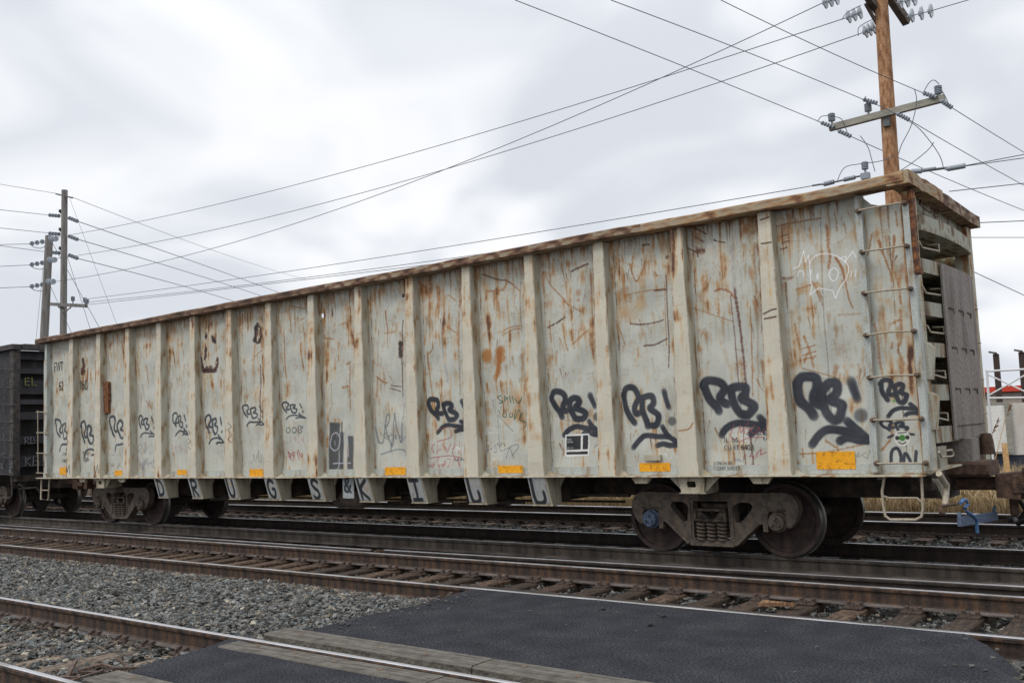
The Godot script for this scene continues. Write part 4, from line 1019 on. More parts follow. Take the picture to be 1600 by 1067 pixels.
func build_gondola() -> void:
	var car := thing("gondola_car", Vector3(8.5, 0, 0), "long grey ribbed scrap gondola, rusty and covered in dark graffiti", "gondola")
	paint_car()
	var side_mats := []
	for i in 3:
		var tx := ramp_tex(80 + i, 0.035, [[0.0, c8(104, 74, 52)], [0.20, c8(150, 126, 96)], [0.36, c8(170, 162, 142)], [0.6, c8(182, 178, 163)], [1.0, c8(190, 188, 177)]], 256, 512, 9, 0.14)
		side_mats.append(textured(tx, 0.65, 0.7))
	for p in 16:
		part("side_panel", sheet_mesh(sheets[p], p), mat_of(sheets[p]), car)
	for k in 15:
		var pm := mat_of(post_faces[k])
		part("side_post", post_mesh(k, pm, side_mats[k % 3]), null, car)
		# little gusset at the foot of the post, on its right
		var g := MB.new()
		var gx := k * S + 0.155 + 0.15
		g.hexa([Vector3(gx, 1.063, 1.56), Vector3(gx + 0.10, 1.063, 1.50), Vector3(gx + 0.10, 1.063, PZ), Vector3(gx, 1.063, PZ), Vector3(gx, 1.13, 1.48), Vector3(gx + 0.03, 1.11, 1.46), Vector3(gx + 0.03, 1.11, PZ), Vector3(gx, 1.13, PZ)])
		part("post_gusset", g, M.rust_paint, car)
	# sill: a strip over the sheets' foot and a ledge under the posts
	var sill := MB.new()
	var n0 := noise(77, 0.5, 2)
	for i in 60:
		var xa := -1.41 + i * 19.85 / 60.0; var xb := -1.41 + (i + 1) * 19.85 / 60.0
		var ya := 1.046 + n0.get_noise_1d(xa * 2) * 0.008; var yb := 1.046 + n0.get_noise_1d(xb * 2) * 0.008
		sill.hexa([Vector3(xa, ya, 1.615), Vector3(xb, yb, 1.615), Vector3(xb, yb, 1.2), Vector3(xa, ya, 1.2), Vector3(xa, 1.0615, 1.61), Vector3(xb, 1.0615, 1.61), Vector3(xb, 1.0615, 1.2), Vector3(xa, 1.0615, 1.2)])
	part("side_sill", sill, M.rust_paint, car)
	for p in 16: # sill strip between posts, a hand's breadth high
		var s := MB.new()
		var x0: float = (p - 1) * S + 0.155 + 0.146 if p > 0 else -1.41
		var x1: float = p * S + 0.155 - 0.146 if p < 15 else 18.40
		s.span(x0 + 0.004, x1 - 0.004, 1.064, 1.178, PZ - 0.01, PZ + 0.012)
		part("sill_strip", s, M.paint, car)
	part("top_chord", chord_mesh(-1.34, 9.0, 1.36, 1.66, 60), M.chord, car)
	part("top_chord", chord_mesh(9.0, 15.2, 1.36, 1.66, 60), M.chord_mid, car)
	part("top_chord", chord_mesh(15.2, 18.50, 1.36, 1.66, 60), M.chord_tan, car)
	part("top_chord", chord_mesh(-1.34, 18.50, -1.66, -1.36, 61, 1.0), M.chord, car)
	# far wall with a gap added so bright sky shows through the near hole
	var far := MB.new()
	far.span(-1.35, 18.3, 1.06, 3.85, -1.44, -1.40)
	var tear := uz(501, 496, -1.42).x  # middle of the added gap, in line with the near hole
	far.span(-1.35, tear - 0.12, 3.85, 4.19, -1.44, -1.40)
	far.span(tear + 0.12, 18.3, 3.85, 4.19, -1.44, -1.40)
	part("far_wall", far, M.rust_paint, car)
	var fl := MB.new()
	fl.span(-1.35, 18.3, 1.0, 1.05, -1.4, 1.19)
	part("floor", fl, M.dark, car)
	# reflectors, pixel boxes read off the photograph
	for r in [[92, 730, 102, 742], [178, 735, 190, 743], [276, 734, 291, 742], [389, 733, 411, 745], [601, 730, 634, 742], [778, 727.5, 817, 739], [999, 723.5, 1048, 736.5], [1275, 706, 1338, 733]]:
		var a := uz(r[0], r[1], PZ + 0.016); var b := uz(r[2], r[3], PZ + 0.016)
		var m := MB.new()
		m.span(a.x, b.x, b.y, a.y, PZ + 0.0135, PZ + 0.017)
		part("reflector", m, M.yellow, car)
	var clip := MB.new()
	var ca := uz(1008, 711, PZ + 0.02); var cb := uz(1034, 719, PZ + 0.02)
	clip.span(ca.x, cb.x, cb.y, ca.y, PZ + 0.001, PZ + 0.05)
	part("routing_clip", clip, M.beige, car)
	var rp := MB.new()
	var ra := uz(153, 598, 1.50); var rb := uz(168, 645, 1.50)
	rp.span(ra.x, rb.x, rb.y, ra.y, 1.44, 1.50)
	part("patch_plate", rp, M.rust, car, "rust-orange patch plate welded on a post")
	# stencilled data
	var L := [["FWT", 83, 586, 0.22, M.ink], ["62", 90.5, 616, 0.22, M.ink], ["160", 122.5, 615, 0.22, M.ink], ["LD LMT", 96, 713, 0.07, M.ink_grey], ["LT WT", 96, 724, 0.07, M.ink_grey], ["213700", 127, 713, 0.085, M.ink_grey], ["72300", 129, 723, 0.085, M.ink_grey],
		["IL  64", 1131.5, 694, 0.062, M.ink], ["CU FT 6403", 1132, 706, 0.062, M.ink], ["2 INCH HF", 1115, 728.4, 0.046, M.ink_grey], ["COMP SHOES", 1116, 736.6, 0.046, M.ink_grey]]
	for t in L:
		var zz := PZ + (0.004 if t[2] < 726 else 0.0135)
		var sheet_z := zz + (0.012 if t[2] < 726 else 0.0)
		text("stencil", t[0], uz(t[1], t[2], sheet_z), t[3], t[4], car, 0.0, 0.92 if t[1] > 1000 else 0.76)
	# white lettering on the black data panel
	text("stencil", "A028", uz(886, 689, PZ + 0.02), 0.025, M.chalk, car); text("stencil", "ARDML", uz(886, 693, PZ + 0.02), 0.025, M.chalk, car); text("stencil", "NPL-F3", uz(886, 702.5, PZ + 0.02), 0.025, M.chalk, car)
	# crossbearer ends under the posts, each with a sprayed letter
	var stub_mat := StandardMaterial3D.new()
	stub_mat.albedo_texture = letter_atlas()
	stub_mat.roughness = 0.65
	for i in 9:
		var k := 3 + i
		var x := k * S
		var st := MB.new() # light stub under the post, its front leaning in towards the foot
		st.hexa([Vector3(x + 0.0, 0.655, 1.475), Vector3(x + 0.335, 0.655, 1.475), Vector3(x + 0.335, 0.655, 1.25), Vector3(x + 0.0, 0.655, 1.25), Vector3(x + 0.0, 1.044, 1.59), Vector3(x + 0.325, 1.044, 1.59), Vector3(x + 0.325, 1.044, 1.25), Vector3(x + 0.0, 1.044, 1.25)])
		st.span(x - 0.01, x + 0.35, 0.64, 0.654, 1.24, 1.49)
		part("bearer_stub", st, M.beige, car)
		var cbm := MB.new()
		cbm.span(x + 0.08, x + 0.26, 0.68, 0.99, -1.5, 1.249)
		part("crossbearer", cbm, M.dark, car)
		var lp := MB.new()
		var q := [Vector3(x + 0.004, 0.662, 1.484), Vector3(x + 0.30, 0.662, 1.484), Vector3(x + 0.30, 1.038, 1.595), Vector3(x + 0.004, 1.038, 1.595)]
		var u0 := i / 9.0 + 0.002; var u1 := (i + 1) / 9.0 - 0.002
		lp.quad_uv(q[0], q[1], q[2], q[3], Vector2(u0, 1), Vector2(u1, 1), Vector2(u1, 0), Vector2(u0, 0))
		var back := Vector3(0, 0, -0.006)
		for e in 4:
			var f := (e + 1) % 4
			lp.quad_uv(q[e] + back, q[f] + back, q[f], q[e], Vector2(u0, 1), Vector2(u0, 1), Vector2(u0, 1), Vector2(u0, 1))
		part("letter_plate", lp, stub_mat, car)
		# rounded flare between bearer and sill
		var fg := MB.new()
		fg.hexa([Vector3(x + 0.336, 0.90, 1.29), Vector3(x + 0.345, 0.90, 1.29), Vector3(x + 0.345, 0.90, 1.26), Vector3(x + 0.336, 0.90, 1.26), Vector3(x + 0.336, 1.044, 1.29), Vector3(x + 0.43, 1.044, 1.29), Vector3(x + 0.43, 1.044, 1.26), Vector3(x + 0.336, 1.044, 1.26)])
		part("flare", fg, M.beige, car)
	var amp := MB.new()
	var pa := uz(533, 748, 1.5); var pb := uz(551, 779, 1.5)
	amp.span(pa.x, pb.x, pb.y, pa.y, 1.46, 1.475)
	part("end_plate", amp, M.letter_plate, car)
	text("sprayed_letter", "&", Vector3(pa.x + 0.02, pb.y + 0.0, 1.477), 0.26, M.spray, car, 0.0, 0.8, true)
	# body bolster ends with jacking holes, above both trucks
	for cx in [TRUCK_A, TRUCK_B]:
		var b := MB.new()
		b.plate(V2([-0.16, 0.845, 0.15, 0.845, 0.17, 1.044, -0.20, 1.044]), [V2([-0.07, 0.91, 0.04, 0.91, 0.05, 0.93, 0.04, 0.985, -0.07, 0.985, -0.08, 0.96])], 1.50, 1.52, Transform3D(Basis.IDENTITY, Vector3(cx, 0, 0)))
		b.span(cx + 0.13, cx + 0.15, 0.846, 1.043, 1.1, 1.499)
		b.span(cx - 0.16, cx - 0.14, 0.846, 1.043, 1.1, 1.499)
		b.span(cx - 0.18, cx + 0.18, 0.832, 0.844, 1.2, 1.53)
		b.hexa([Vector3(cx + 0.151, 0.86, 1.47), Vector3(cx + 0.17, 0.86, 1.47), Vector3(cx + 0.17, 0.86, 1.44), Vector3(cx + 0.151, 0.86, 1.44), Vector3(cx + 0.171, 1.043, 1.47), Vector3(cx + 0.36, 1.043, 1.47), Vector3(cx + 0.36, 1.043, 1.44), Vector3(cx + 0.171, 1.043, 1.44)])
		b.hexa([Vector3(cx - 0.19, 0.88, 1.47), Vector3(cx - 0.165, 0.88, 1.47), Vector3(cx - 0.165, 0.88, 1.44), Vector3(cx - 0.19, 0.88, 1.44), Vector3(cx - 0.36, 1.043, 1.47), Vector3(cx - 0.20, 1.043, 1.47), Vector3(cx - 0.20, 1.043, 1.44), Vector3(cx - 0.36, 1.043, 1.44)])
		part("body_bolster", b, M.beige, car)
		var bb := MB.new()
		bb.span(cx - 0.15, cx + 0.14, 0.70, 0.99, -1.3, 1.09)
		part("bolster_beam", bb, M.dark, car)
		for dx in [-0.72, 0.92]: # small hanging gussets
			var g := MB.new()
			g.hexa([Vector3(cx + dx - 0.09, 0.96, 1.55), Vector3(cx + dx + 0.09, 0.96, 1.55), Vector3(cx + dx + 0.09, 0.96, 1.5), Vector3(cx + dx - 0.09, 0.96, 1.5), Vector3(cx + dx - 0.15, 1.043, 1.55), Vector3(cx + dx + 0.15, 1.043, 1.55), Vector3(cx + dx + 0.15, 1.043, 1.5), Vector3(cx + dx - 0.15, 1.043, 1.5)])
			part("hanging_gusset", g, M.beige, car)
	var cs := MB.new()
	cs.span(-1.2, 18.35, 0.70, 0.995, -0.28, 0.28)
	part("center_sill", cs, M.dark, car)
	var pipes := MB.new()
	pipes.tube([Vector3(2.6, 0.74, 0.8), Vector3(14.3, 0.74, 0.8)], 0.025, 8)
	pipes.tube([Vector3(2.9, 0.62, 0.45), Vector3(8.3, 0.60, 0.55), Vector3(14.0, 0.62, 0.45)], 0.02, 6)
	part("brake_pipe", pipes, M.dark, car)
	var res := MB.new()
	var rc := uz(572, 783, 1.0)
	res.lathe([Vector2(0.0, 0.02), Vector2(0.07, 0.01), Vector2(0.13, -0.05), Vector2(0.15, -0.12), Vector2(0.15, -0.75), Vector2(0.10, -0.82), Vector2(0.0, -0.83)], Transform3D(Basis(Vector3(0, 0, -1), Vector3.UP, Vector3(1, 0, 0)), rc + Vector3(0.05, 0.03, 0)), 20)
	part("air_reservoir", res, M.frame, car)
	for hx in [9.9, 11.4, 4.7]:
		var h := MB.new()
		h.span(hx - 0.3, hx + 0.3, 0.52, 0.78, 0.1, 0.6)
		h.bar(Vector3(hx - 0.6, 0.55, 0.62), Vector3(hx + 0.9, 0.60, 0.62), 0.03, 0.05)
		part("brake_gear", h, M.dark, car)
	truck(car, TRUCK_A, true)
	truck(car, TRUCK_B, false)
	build_ladders(car)
	build_end(car)

func build_ladders(car: Node3D) -> void:
	# right-hand ladder: two angle stiles, seven rungs
	var lad := group_part("ladder", car)
	for st in [[[1335, 305, 1345, 305], [1340, 380, 1350, 378], [1345, 455, 1356, 455], [1350, 530, 1361, 530], [1355, 610, 1366, 610], [1359, 680, 1370, 680], [1362, 738, 1373, 738]], [[1410, 318, 1420, 318], [1415, 384, 1425, 384], [1421, 450, 1432, 450], [1428, 520, 1438, 520], [1433, 588, 1444, 588], [1439, 655, 1450, 655], [1445, 736, 1455, 736]]]:
		var m := MB.new()
		for i in st.size() - 1:
			var a := uz(st[i][0], st[i][1], 1.51); var b := uz(st[i][2], st[i][3], 1.51)
			var c := uz(st[i + 1][0], st[i + 1][1], 1.51); var d := uz(st[i + 1][2], st[i + 1][3], 1.51)
			m.hexa([c, d, Vector3(d.x, d.y, 1.40), Vector3(c.x, c.y, 1.40), a, b, Vector3(b.x, b.y, 1.40), Vector3(a.x, a.y, 1.40)])
		part("stile", m, M.paint, lad)
	for r in [[1340.3, 329.6, 1412.8, 316.6], [1346.8, 393.6, 1416.5, 383.8], [1350, 458, 1422, 450.4], [1353, 523.8, 1427.7, 517], [1358.6, 590, 1432.5, 585.7], [1363.6, 656.3, 1439, 654.3], [1369.3, 724, 1445.7, 723.5]]:
		var a := uz(r[0], r[1], 1.555); var b := uz(r[2], r[3], 1.555)
		var m := MB.new()
		m.tube([a, a.lerp(b, 0.08) + Vector3(0, 0.0, 0.025), a.lerp(b, 0.5) + Vector3(0, rnd(-0.008, 0.012), 0.03), a.lerp(b, 0.92) + Vector3(0, 0, 0.025), b], 0.011, 8)
		part("rung", m, M.rung, lad)
		for p in [a, b]:
			var q := MB.new()
			q.lathe([Vector2(0.0, 0.03), Vector2(0.016, 0.028), Vector2(0.026, 0.012), Vector2(0.03, -0.05)], Transform3D(Basis.IDENTITY, p), 10)
			part("bolt", q, M.bolt, lad)
	# stirrup steps under both corners
	var st := MB.new()
	var pts := []
	for p in [[1383, 742], [1379, 768], [1381, 790], [1384, 806], [1392, 812], [1432, 812], [1441, 807], [1443, 795], [1442, 770], [1440, 742]]: pts.append(uz(p[0], p[1], 1.5))
	st.tube(pts, 0.016, 8)
	st.tube([uz(1381, 775, 1.5), uz(1390, 778, 1.5), uz(1434, 778, 1.5), uz(1440, 784, 1.5)], 0.012, 6)
	part("stirrup_step", st, M.rung, car)
	# far-end ladder: outside stile and rungs, and a small step
	var l2 := group_part("ladder", car)
	var s2 := MB.new()
	for r in [[72.5, 542, 79, 748]]:
		var a := uz(r[0], r[1], 1.54); var b := uz(r[2], r[3], 1.54)
		s2.span(-1.12, -1.02, 1.07, 4.19, 1.40, 1.54)
	part("stile", s2, M.paint, l2)
	var s3 := MB.new()
	s3.tube([uz(58, 641, 1.6), uz(58.5, 740, 1.6)], 0.012, 6)
	part("stile", s3, M.rung, l2)
	for y in [643.5, 676, 708, 739]:
		var m := MB.new()
		m.tube([uz(56, y, 1.6), uz(75, y + 0.5, 1.56)], 0.012, 6)
		part("rung", m, M.rung, l2)
	var s4 := MB.new()
	var q := []
	for p in [[64, 748], [63, 780], [75, 781], [76.5, 748]]: q.append(uz(p[0], p[1], 1.5))
	s4.tube(q, 0.022, 6)
	s4.tube([uz(64, 766, 1.5), uz(76, 766, 1.5)], 0.015, 6)
	part("stirrup_step", s4, M.rung, car)

func build_end(car: Node3D) -> void:
	# near corner post: a rusty angle with torn pieces
	var cp := MB.new()
	var n := noise(33, 1.2, 2)
	for i in 12:
		var y0 := 1.07 + i * 0.2575; var y1 := y0 + 0.2575
		var e0 := 1.16 + n.get_noise_1d(y0 * 2) * 0.03; var e1 := 1.16 + n.get_noise_1d(y1 * 2) * 0.03
		cp.hexa([Vector3(18.42, y0, 1.49), Vector3(18.485, y0, 1.49), Vector3(18.485, y0, e0), Vector3(18.42, y0, e0), Vector3(18.42, y1, 1.49), Vector3(18.485, y1, 1.49), Vector3(18.485, y1, e1), Vector3(18.42, y1, e1)])
	part("corner_post", cp, M.rust_paint, car)
	var cp2 := MB.new()
	cp2.span(18.30, 18.47, 1.07, 4.15, -1.5, -1.25)
	part("corner_post", cp2, M.rust_paint, car)
	var strap := MB.new()
	strap.span(18.487, 18.53, 3.28, 4.17, 1.36, 1.50)
	strap.span(18.487, 18.55, 3.24, 3.31, 1.34, 1.51)
	part("corner_strap", strap, M.rust, car, "rust-brown torn strap at the top corner")
	for y in [1.95, 2.5]:
		var tear := MB.new()
		tear.hexa([Vector3(18.487, y - 0.42, 1.30), Vector3(18.52, y - 0.42, 1.28), Vector3(18.52, y - 0.42, 1.14), Vector3(18.487, y - 0.42, 1.14), Vector3(18.487, y - 0.02, 1.30), Vector3(18.50, y - 0.02, 1.28), Vector3(18.56, y - 0.06, 1.12), Vector3(18.487, y, 1.14)])
		part("torn_flap", tear, M.rust_paint, car)
	var wl := MB.new()
	wl.span(17.90, 17.94, 1.0, 4.17, -1.4, 1.4)
	part("end_wall", wl, M.rib, car)
	for r in [[3.77, 3.95], [3.29, 3.45], [2.80, 2.96], [2.34, 2.50], [1.85, 2.03], [1.38, 1.56]]:
		var m := MB.new()
		curved_bar(m, 1.155, -1.25, r[0], r[1], 17.945, 0.02 if r[0] > 3.7 else 0.0)
		part("end_stiffener", m, M.rib, car)
	var pl := MB.new()
	curved_bar(pl, 0.66, -0.96, 1.40, 3.43, 18.42, 0.035, 14, 0.02)
	part("end_plate", pl, M.plate, car, "large weathered grey plate over the end stiffeners")
	for y in [2.46, 1.98, 2.92]:
		for z in [0.42, 0.0, -0.42]:
			var s := MB.new()
			s.box(Vector3(end_x(z) + 0.037, y, z), Vector3(0.012, 0.018, 0.20))
			s.box(Vector3(end_x(z) + 0.037, y - 0.03, z - 0.10), Vector3(0.012, 0.06, 0.018))
			part("weld_slot", s, M.dark, car)
	var bs := MB.new()
	bs.box(Vector3(end_x(0.2) + 0.04, 1.555, -0.1), Vector3(0.01, 0.008, 1.3))
	part("weld_seam", bs, M.dark, car)
	# upper sheet between the first stiffener and the broken end chord
	var up := MB.new()
	up.span(18.38, 18.40, 3.955, 4.20, -1.25, 1.15)
	part("upper_sheet", up, M.rib, car)
	for h in [[[1434, 310], [1439, 311], [1438, 318], [1447, 327], [1456, 332]], [[1452, 318], [1463, 320], [1469, 330], [1466, 338], [1460, 336]]]:
		var m := MB.new()
		var pts := []
		for p in h: pts.append(ux(p[0], p[1], 18.47))
		m.tube(pts, 0.013, 6)
		part("hook", m, M.bolt, car)
	# end chord, broken in the middle
	for ch in [[Vector3(18.44, 4.29, 1.66), Vector3(18.46, 4.275, 0.31), 0], [Vector3(18.45, 4.265, 0.24), Vector3(18.44, 4.25, -1.64), 1]]:
		var m := MB.new()
		var segs := 8
		var nn := noise(70 + ch[2], 1.2, 2)
		var P := []
		for i in segs + 1:
			var c: Vector3 = ch[0].lerp(ch[1], float(i) / segs) + Vector3(nn.get_noise_1d(i * 0.5) * 0.012, nn.get_noise_1d(i * 0.6 + 20) * 0.008, 0)
			P.append([c + Vector3(0.12, -0.075, 0), c + Vector3(0.12, 0.075, 0), c + Vector3(-0.12, 0.075, 0), c + Vector3(-0.12, -0.075, 0)])
		for i in segs:
			for k in 4:
				m.quad(P[i][k], P[i + 1][k], P[i + 1][(k + 1) % 4], P[i][(k + 1) % 4])
		m.quad(P[0][0], P[0][1], P[0][2], P[0][3]); m.quad(P[segs][3], P[segs][2], P[segs][1], P[segs][0])
		part("end_chord", m, M.chord_tan if ch[2] == 0 else M.chord_mid, car)
	# grab irons in the openings of the near column and the far one
	for r in [[1440, 377, 1468, 390], [1446, 448, 1472, 459], [1453, 509, 1476, 519], [1459, 576, 1478, 588], [1463, 643, 1482, 654]]:
		var a := ux(r[0], r[1], 18.52); var b := ux(r[2], r[3], 18.54)
		var m := MB.new()
		m.tube([a + Vector3(-0.10, 0.03, 0), a + Vector3(-0.02, 0.0, 0), a + Vector3(0.0, -0.07, -0.02), b + Vector3(0, -0.02, 0), b + Vector3(0.0, 0.06, 0.0), b + Vector3(-0.12, 0.07, 0)], 0.012, 6)
		part("grab_iron", m, M.rung, car)
	for y in [3.05, 2.6, 2.12, 1.68]:
		var m := MB.new()
		m.tube([Vector3(18.35, y, -1.02), Vector3(18.50, y, -1.02), Vector3(18.50, y, -1.34), Vector3(18.35, y, -1.34)], 0.012, 6)
		part("grab_iron", m, M.rung, car)
	var gi := MB.new()
	var gp := []
	for p in [[1468, 706], [1472, 714], [1488, 713], [1491, 710], [1488, 703], [1480, 704]]: gp.append(ux(p[0], p[1], 18.58))
	gi.tube(gp, 0.012, 6)
	part("grab_iron", gi, M.rung, car)
	# below the stiffeners: end sill, brake valve bracket, draft gear, coupler
	var es := MB.new()
	es.span(18.18, 18.40, 0.86, 1.37, -1.35, 1.14)
	part("end_sill", es, M.grime, car)
	var fl := MB.new()
	fl.hexa([Vector3(18.0, 1.045, 1.52), Vector3(18.5, 1.07, 1.46), Vector3(18.64, 1.11, 0.75), Vector3(18.0, 1.09, 0.75), Vector3(18.0, 1.062, 1.52), Vector3(18.5, 1.087, 1.46), Vector3(18.64, 1.127, 0.75), Vector3(18.0, 1.107, 0.75)])
	part("corner_shelf", fl, M.rust_paint, car)
	var jk := MB.new()
	jk.span(18.41, 18.50, 1.10, 1.34, 0.78, 1.12)
	part("corner_bracket", jk, M.rib, car)
	var dp := MB.new()
	dp.span(18.40, 18.66, 0.98, 1.40, -0.06, 0.34)
	part("draft_post", dp, M.plate, car)
	var stp := MB.new()
	stp.bevel_box(Vector3(18.60, 1.05, 0.18), Vector3(0.50, 0.17, 0.55), 0.03)
	part("striker", stp, M.coupler, car)
	var bl := MB.new()
	bl.span(18.42, 18.55, 1.12, 1.36, -0.8, -0.3)
	bl.lathe([Vector2(0.0, 0.16), Vector2(0.06, 0.15), Vector2(0.08, 0.06), Vector2(0.09, -0.1), Vector2(0.0, -0.1)], Transform3D(Basis(Vector3.RIGHT, Vector3(0, 0, -1), Vector3.UP), Vector3(18.66, 1.28, -0.45)), 12)
	part("brake_valve", bl, M.coupler, car)
	var lv := MB.new()
	var lpts := []
	for p in [[1468, 740], [1474, 750], [1480, 758], [1479, 772], [1477, 790]]: lpts.append(ux(p[0], p[1], 18.60))
	lv.tube(lpts, 0.034, 8)
	part("lever_bracket", lv, M.rung, car)
	var gs := MB.new()
	var g0 := ux(1460, 748, 18.54); var g1 := ux(1476, 748, 18.54); var g2 := ux(1477, 786, 18.54)
	gs.tri(g0, g2, g1); gs.tri(g0 - Vector3(0.02, 0, 0), g1 - Vector3(0.02, 0, 0), g2 - Vector3(0.02, 0, 0))
	part("lever_gusset", gs, M.rib, car)
	var ch := MB.new()
	for p in [[1470, 791, 1498, 787], [1470, 791, 1470, 801], [1470, 801, 1478, 804], [1498, 787, 1506, 784]]: ch.tube([ux(p[0], p[1], 18.66), ux(p[2], p[3], 18.66)], 0.016, 6)
	part("uncoupling_rod", ch, M.coupler, car)
	coupler("coupler", car, 18.3, 19.16, 1.0)
	var hs := MB.new()
	hs.tube([Vector3(18.7, 0.80, -0.28), Vector3(18.95, 0.72, -0.32), Vector3(19.05, 0.52, -0.32), Vector3(18.98, 0.42, -0.30), Vector3(18.85, 0.40, -0.28)], 0.03, 8)
	part("air_hose", hs, M.hose, car)
	# sky-blue bent rod and the board hooked on it
	var bt := MB.new()
	var bp := []
	for p in [[1502, 786], [1506, 781], [1511, 782], [1513, 788], [1508, 794], [1512, 800], [1522, 806], [1526, 811], [1527, 821], [1528, 833]]: bp.append(ux(p[0], p[1], 18.80))
	bt.tube(bp, 0.019, 8)
	part("blue_hook", bt, M.blue, car, "sky-blue bent hook")
	var b2 := MB.new()
	b2.tube([ux(1500, 801, 18.76), ux(1499.5, 812, 18.76), ux(1500, 822, 18.76)], 0.02, 8)
	b2.tube([ux(1555, 792, 18.78), ux(1553, 805, 18.78)], 0.02, 6)
	b2.bar(ux(1500, 815, 18.78), ux(1558, 806, 18.78), 0.03, 0.10)
	part("step_board", b2, M.blue_dirty, car)

func coupler(called: String, owner_: Node3D, x0: float, x1: float, dir: float) -> MeshInstance3D:
	var m := MB.new()
	var y := 0.86
	m.bevel_box(Vector3(lerpf(x0, x1, 0.4), y, 0.0), Vector3(absf(x1 - x0) * 0.8, 0.15, 0.17), 0.02)
	# head: guard arm on one side, knuckle on the other
	var hx := x1 - dir * 0.17
	m.hexa([Vector3(hx - 0.14, y - 0.15, 0.2), Vector3(hx + 0.12, y - 0.17, 0.24), Vector3(hx + 0.12, y - 0.17, -0.24), Vector3(hx - 0.14, y - 0.15, -0.2), Vector3(hx - 0.14, y + 0.11, 0.17), Vector3(hx + 0.12, y + 0.14, 0.22), Vector3(hx + 0.12, y + 0.14, -0.22), Vector3(hx - 0.14, y + 0.11, -0.17)])
	m.bevel_box(Vector3(x1 + dir * 0.03, y + 0.0, dir * 0.19), Vector3(0.22, 0.26, 0.12), 0.04)
	m.bevel_box(Vector3(x1 + dir * 0.05, y + 0.0, dir * -0.20), Vector3(0.26, 0.24, 0.10), 0.03)
	m.lathe([Vector2(0.0, 0.2), Vector2(0.035, 0.19), Vector2(0.04, -0.19), Vector2(0.0, -0.2)], Transform3D(Basis(Vector3.RIGHT, Vector3(0, 0, -1), Vector3.UP), Vector3(x1 + dir * 0.02, y, dir * 0.22)), 10)
	m.lathe([Vector2(0.0, 0.0), Vector2(0.05, 0.0), Vector2(0.05, -0.24), Vector2(0.0, -0.26)], Transform3D(Basis(Vector3.RIGHT, Vector3(0, 0, -1), Vector3.UP), Vector3(hx, y - 0.12, 0)), 10)
	return part(called, m, M.coupler, owner_)

const HAND := {"R": [[0.0, 0.0, 0.05, 1.0, 0.55, 0.95, 0.6, 0.65, 0.08, 0.5, 0.65, -0.05]], "B": [[0.0, 0.0, 0.05, 1.0, 0.5, 0.92, 0.5, 0.6, 0.08, 0.52, 0.62, 0.42, 0.6, 0.05, 0.0, 0.0]], "K": [[0.05, 0.0, 0.08, 1.0], [0.6, 0.95, 0.1, 0.5, 0.68, 0.0]], "!": [[0.22, 1.05, 0.15, 0.35], [0.12, 0.1, 0.14, 0.0]], "E": [[0.6, 0.95, 0.05, 0.9, 0.0, 0.05, 0.6, 0.0], [0.03, 0.5, 0.5, 0.52]], "L": [[0.05, 1.0, 0.0, 0.05, 0.6, 0.0]], "S": [[0.6, 0.9, 0.2, 1.0, 0.05, 0.75, 0.5, 0.45, 0.5, 0.1, 0.05, 0.05]]}
func hand_letters(m: MB, s: String, at: Vector3, right: Vector3, up: Vector3, size: float, r: float) -> void: # hand-drawn capitals as thin strokes
	for i in s.length():
		for st in HAND[s[i]]:
			var pts := []
			for k in range(0, st.size(), 2):
				pts.append(at + right * (st[k] + i * 0.85 + rnd(-0.04, 0.04)) * size + up * (st[k + 1] + rnd(-0.05, 0.05)) * size)
			m.tube(pts, r, 5)

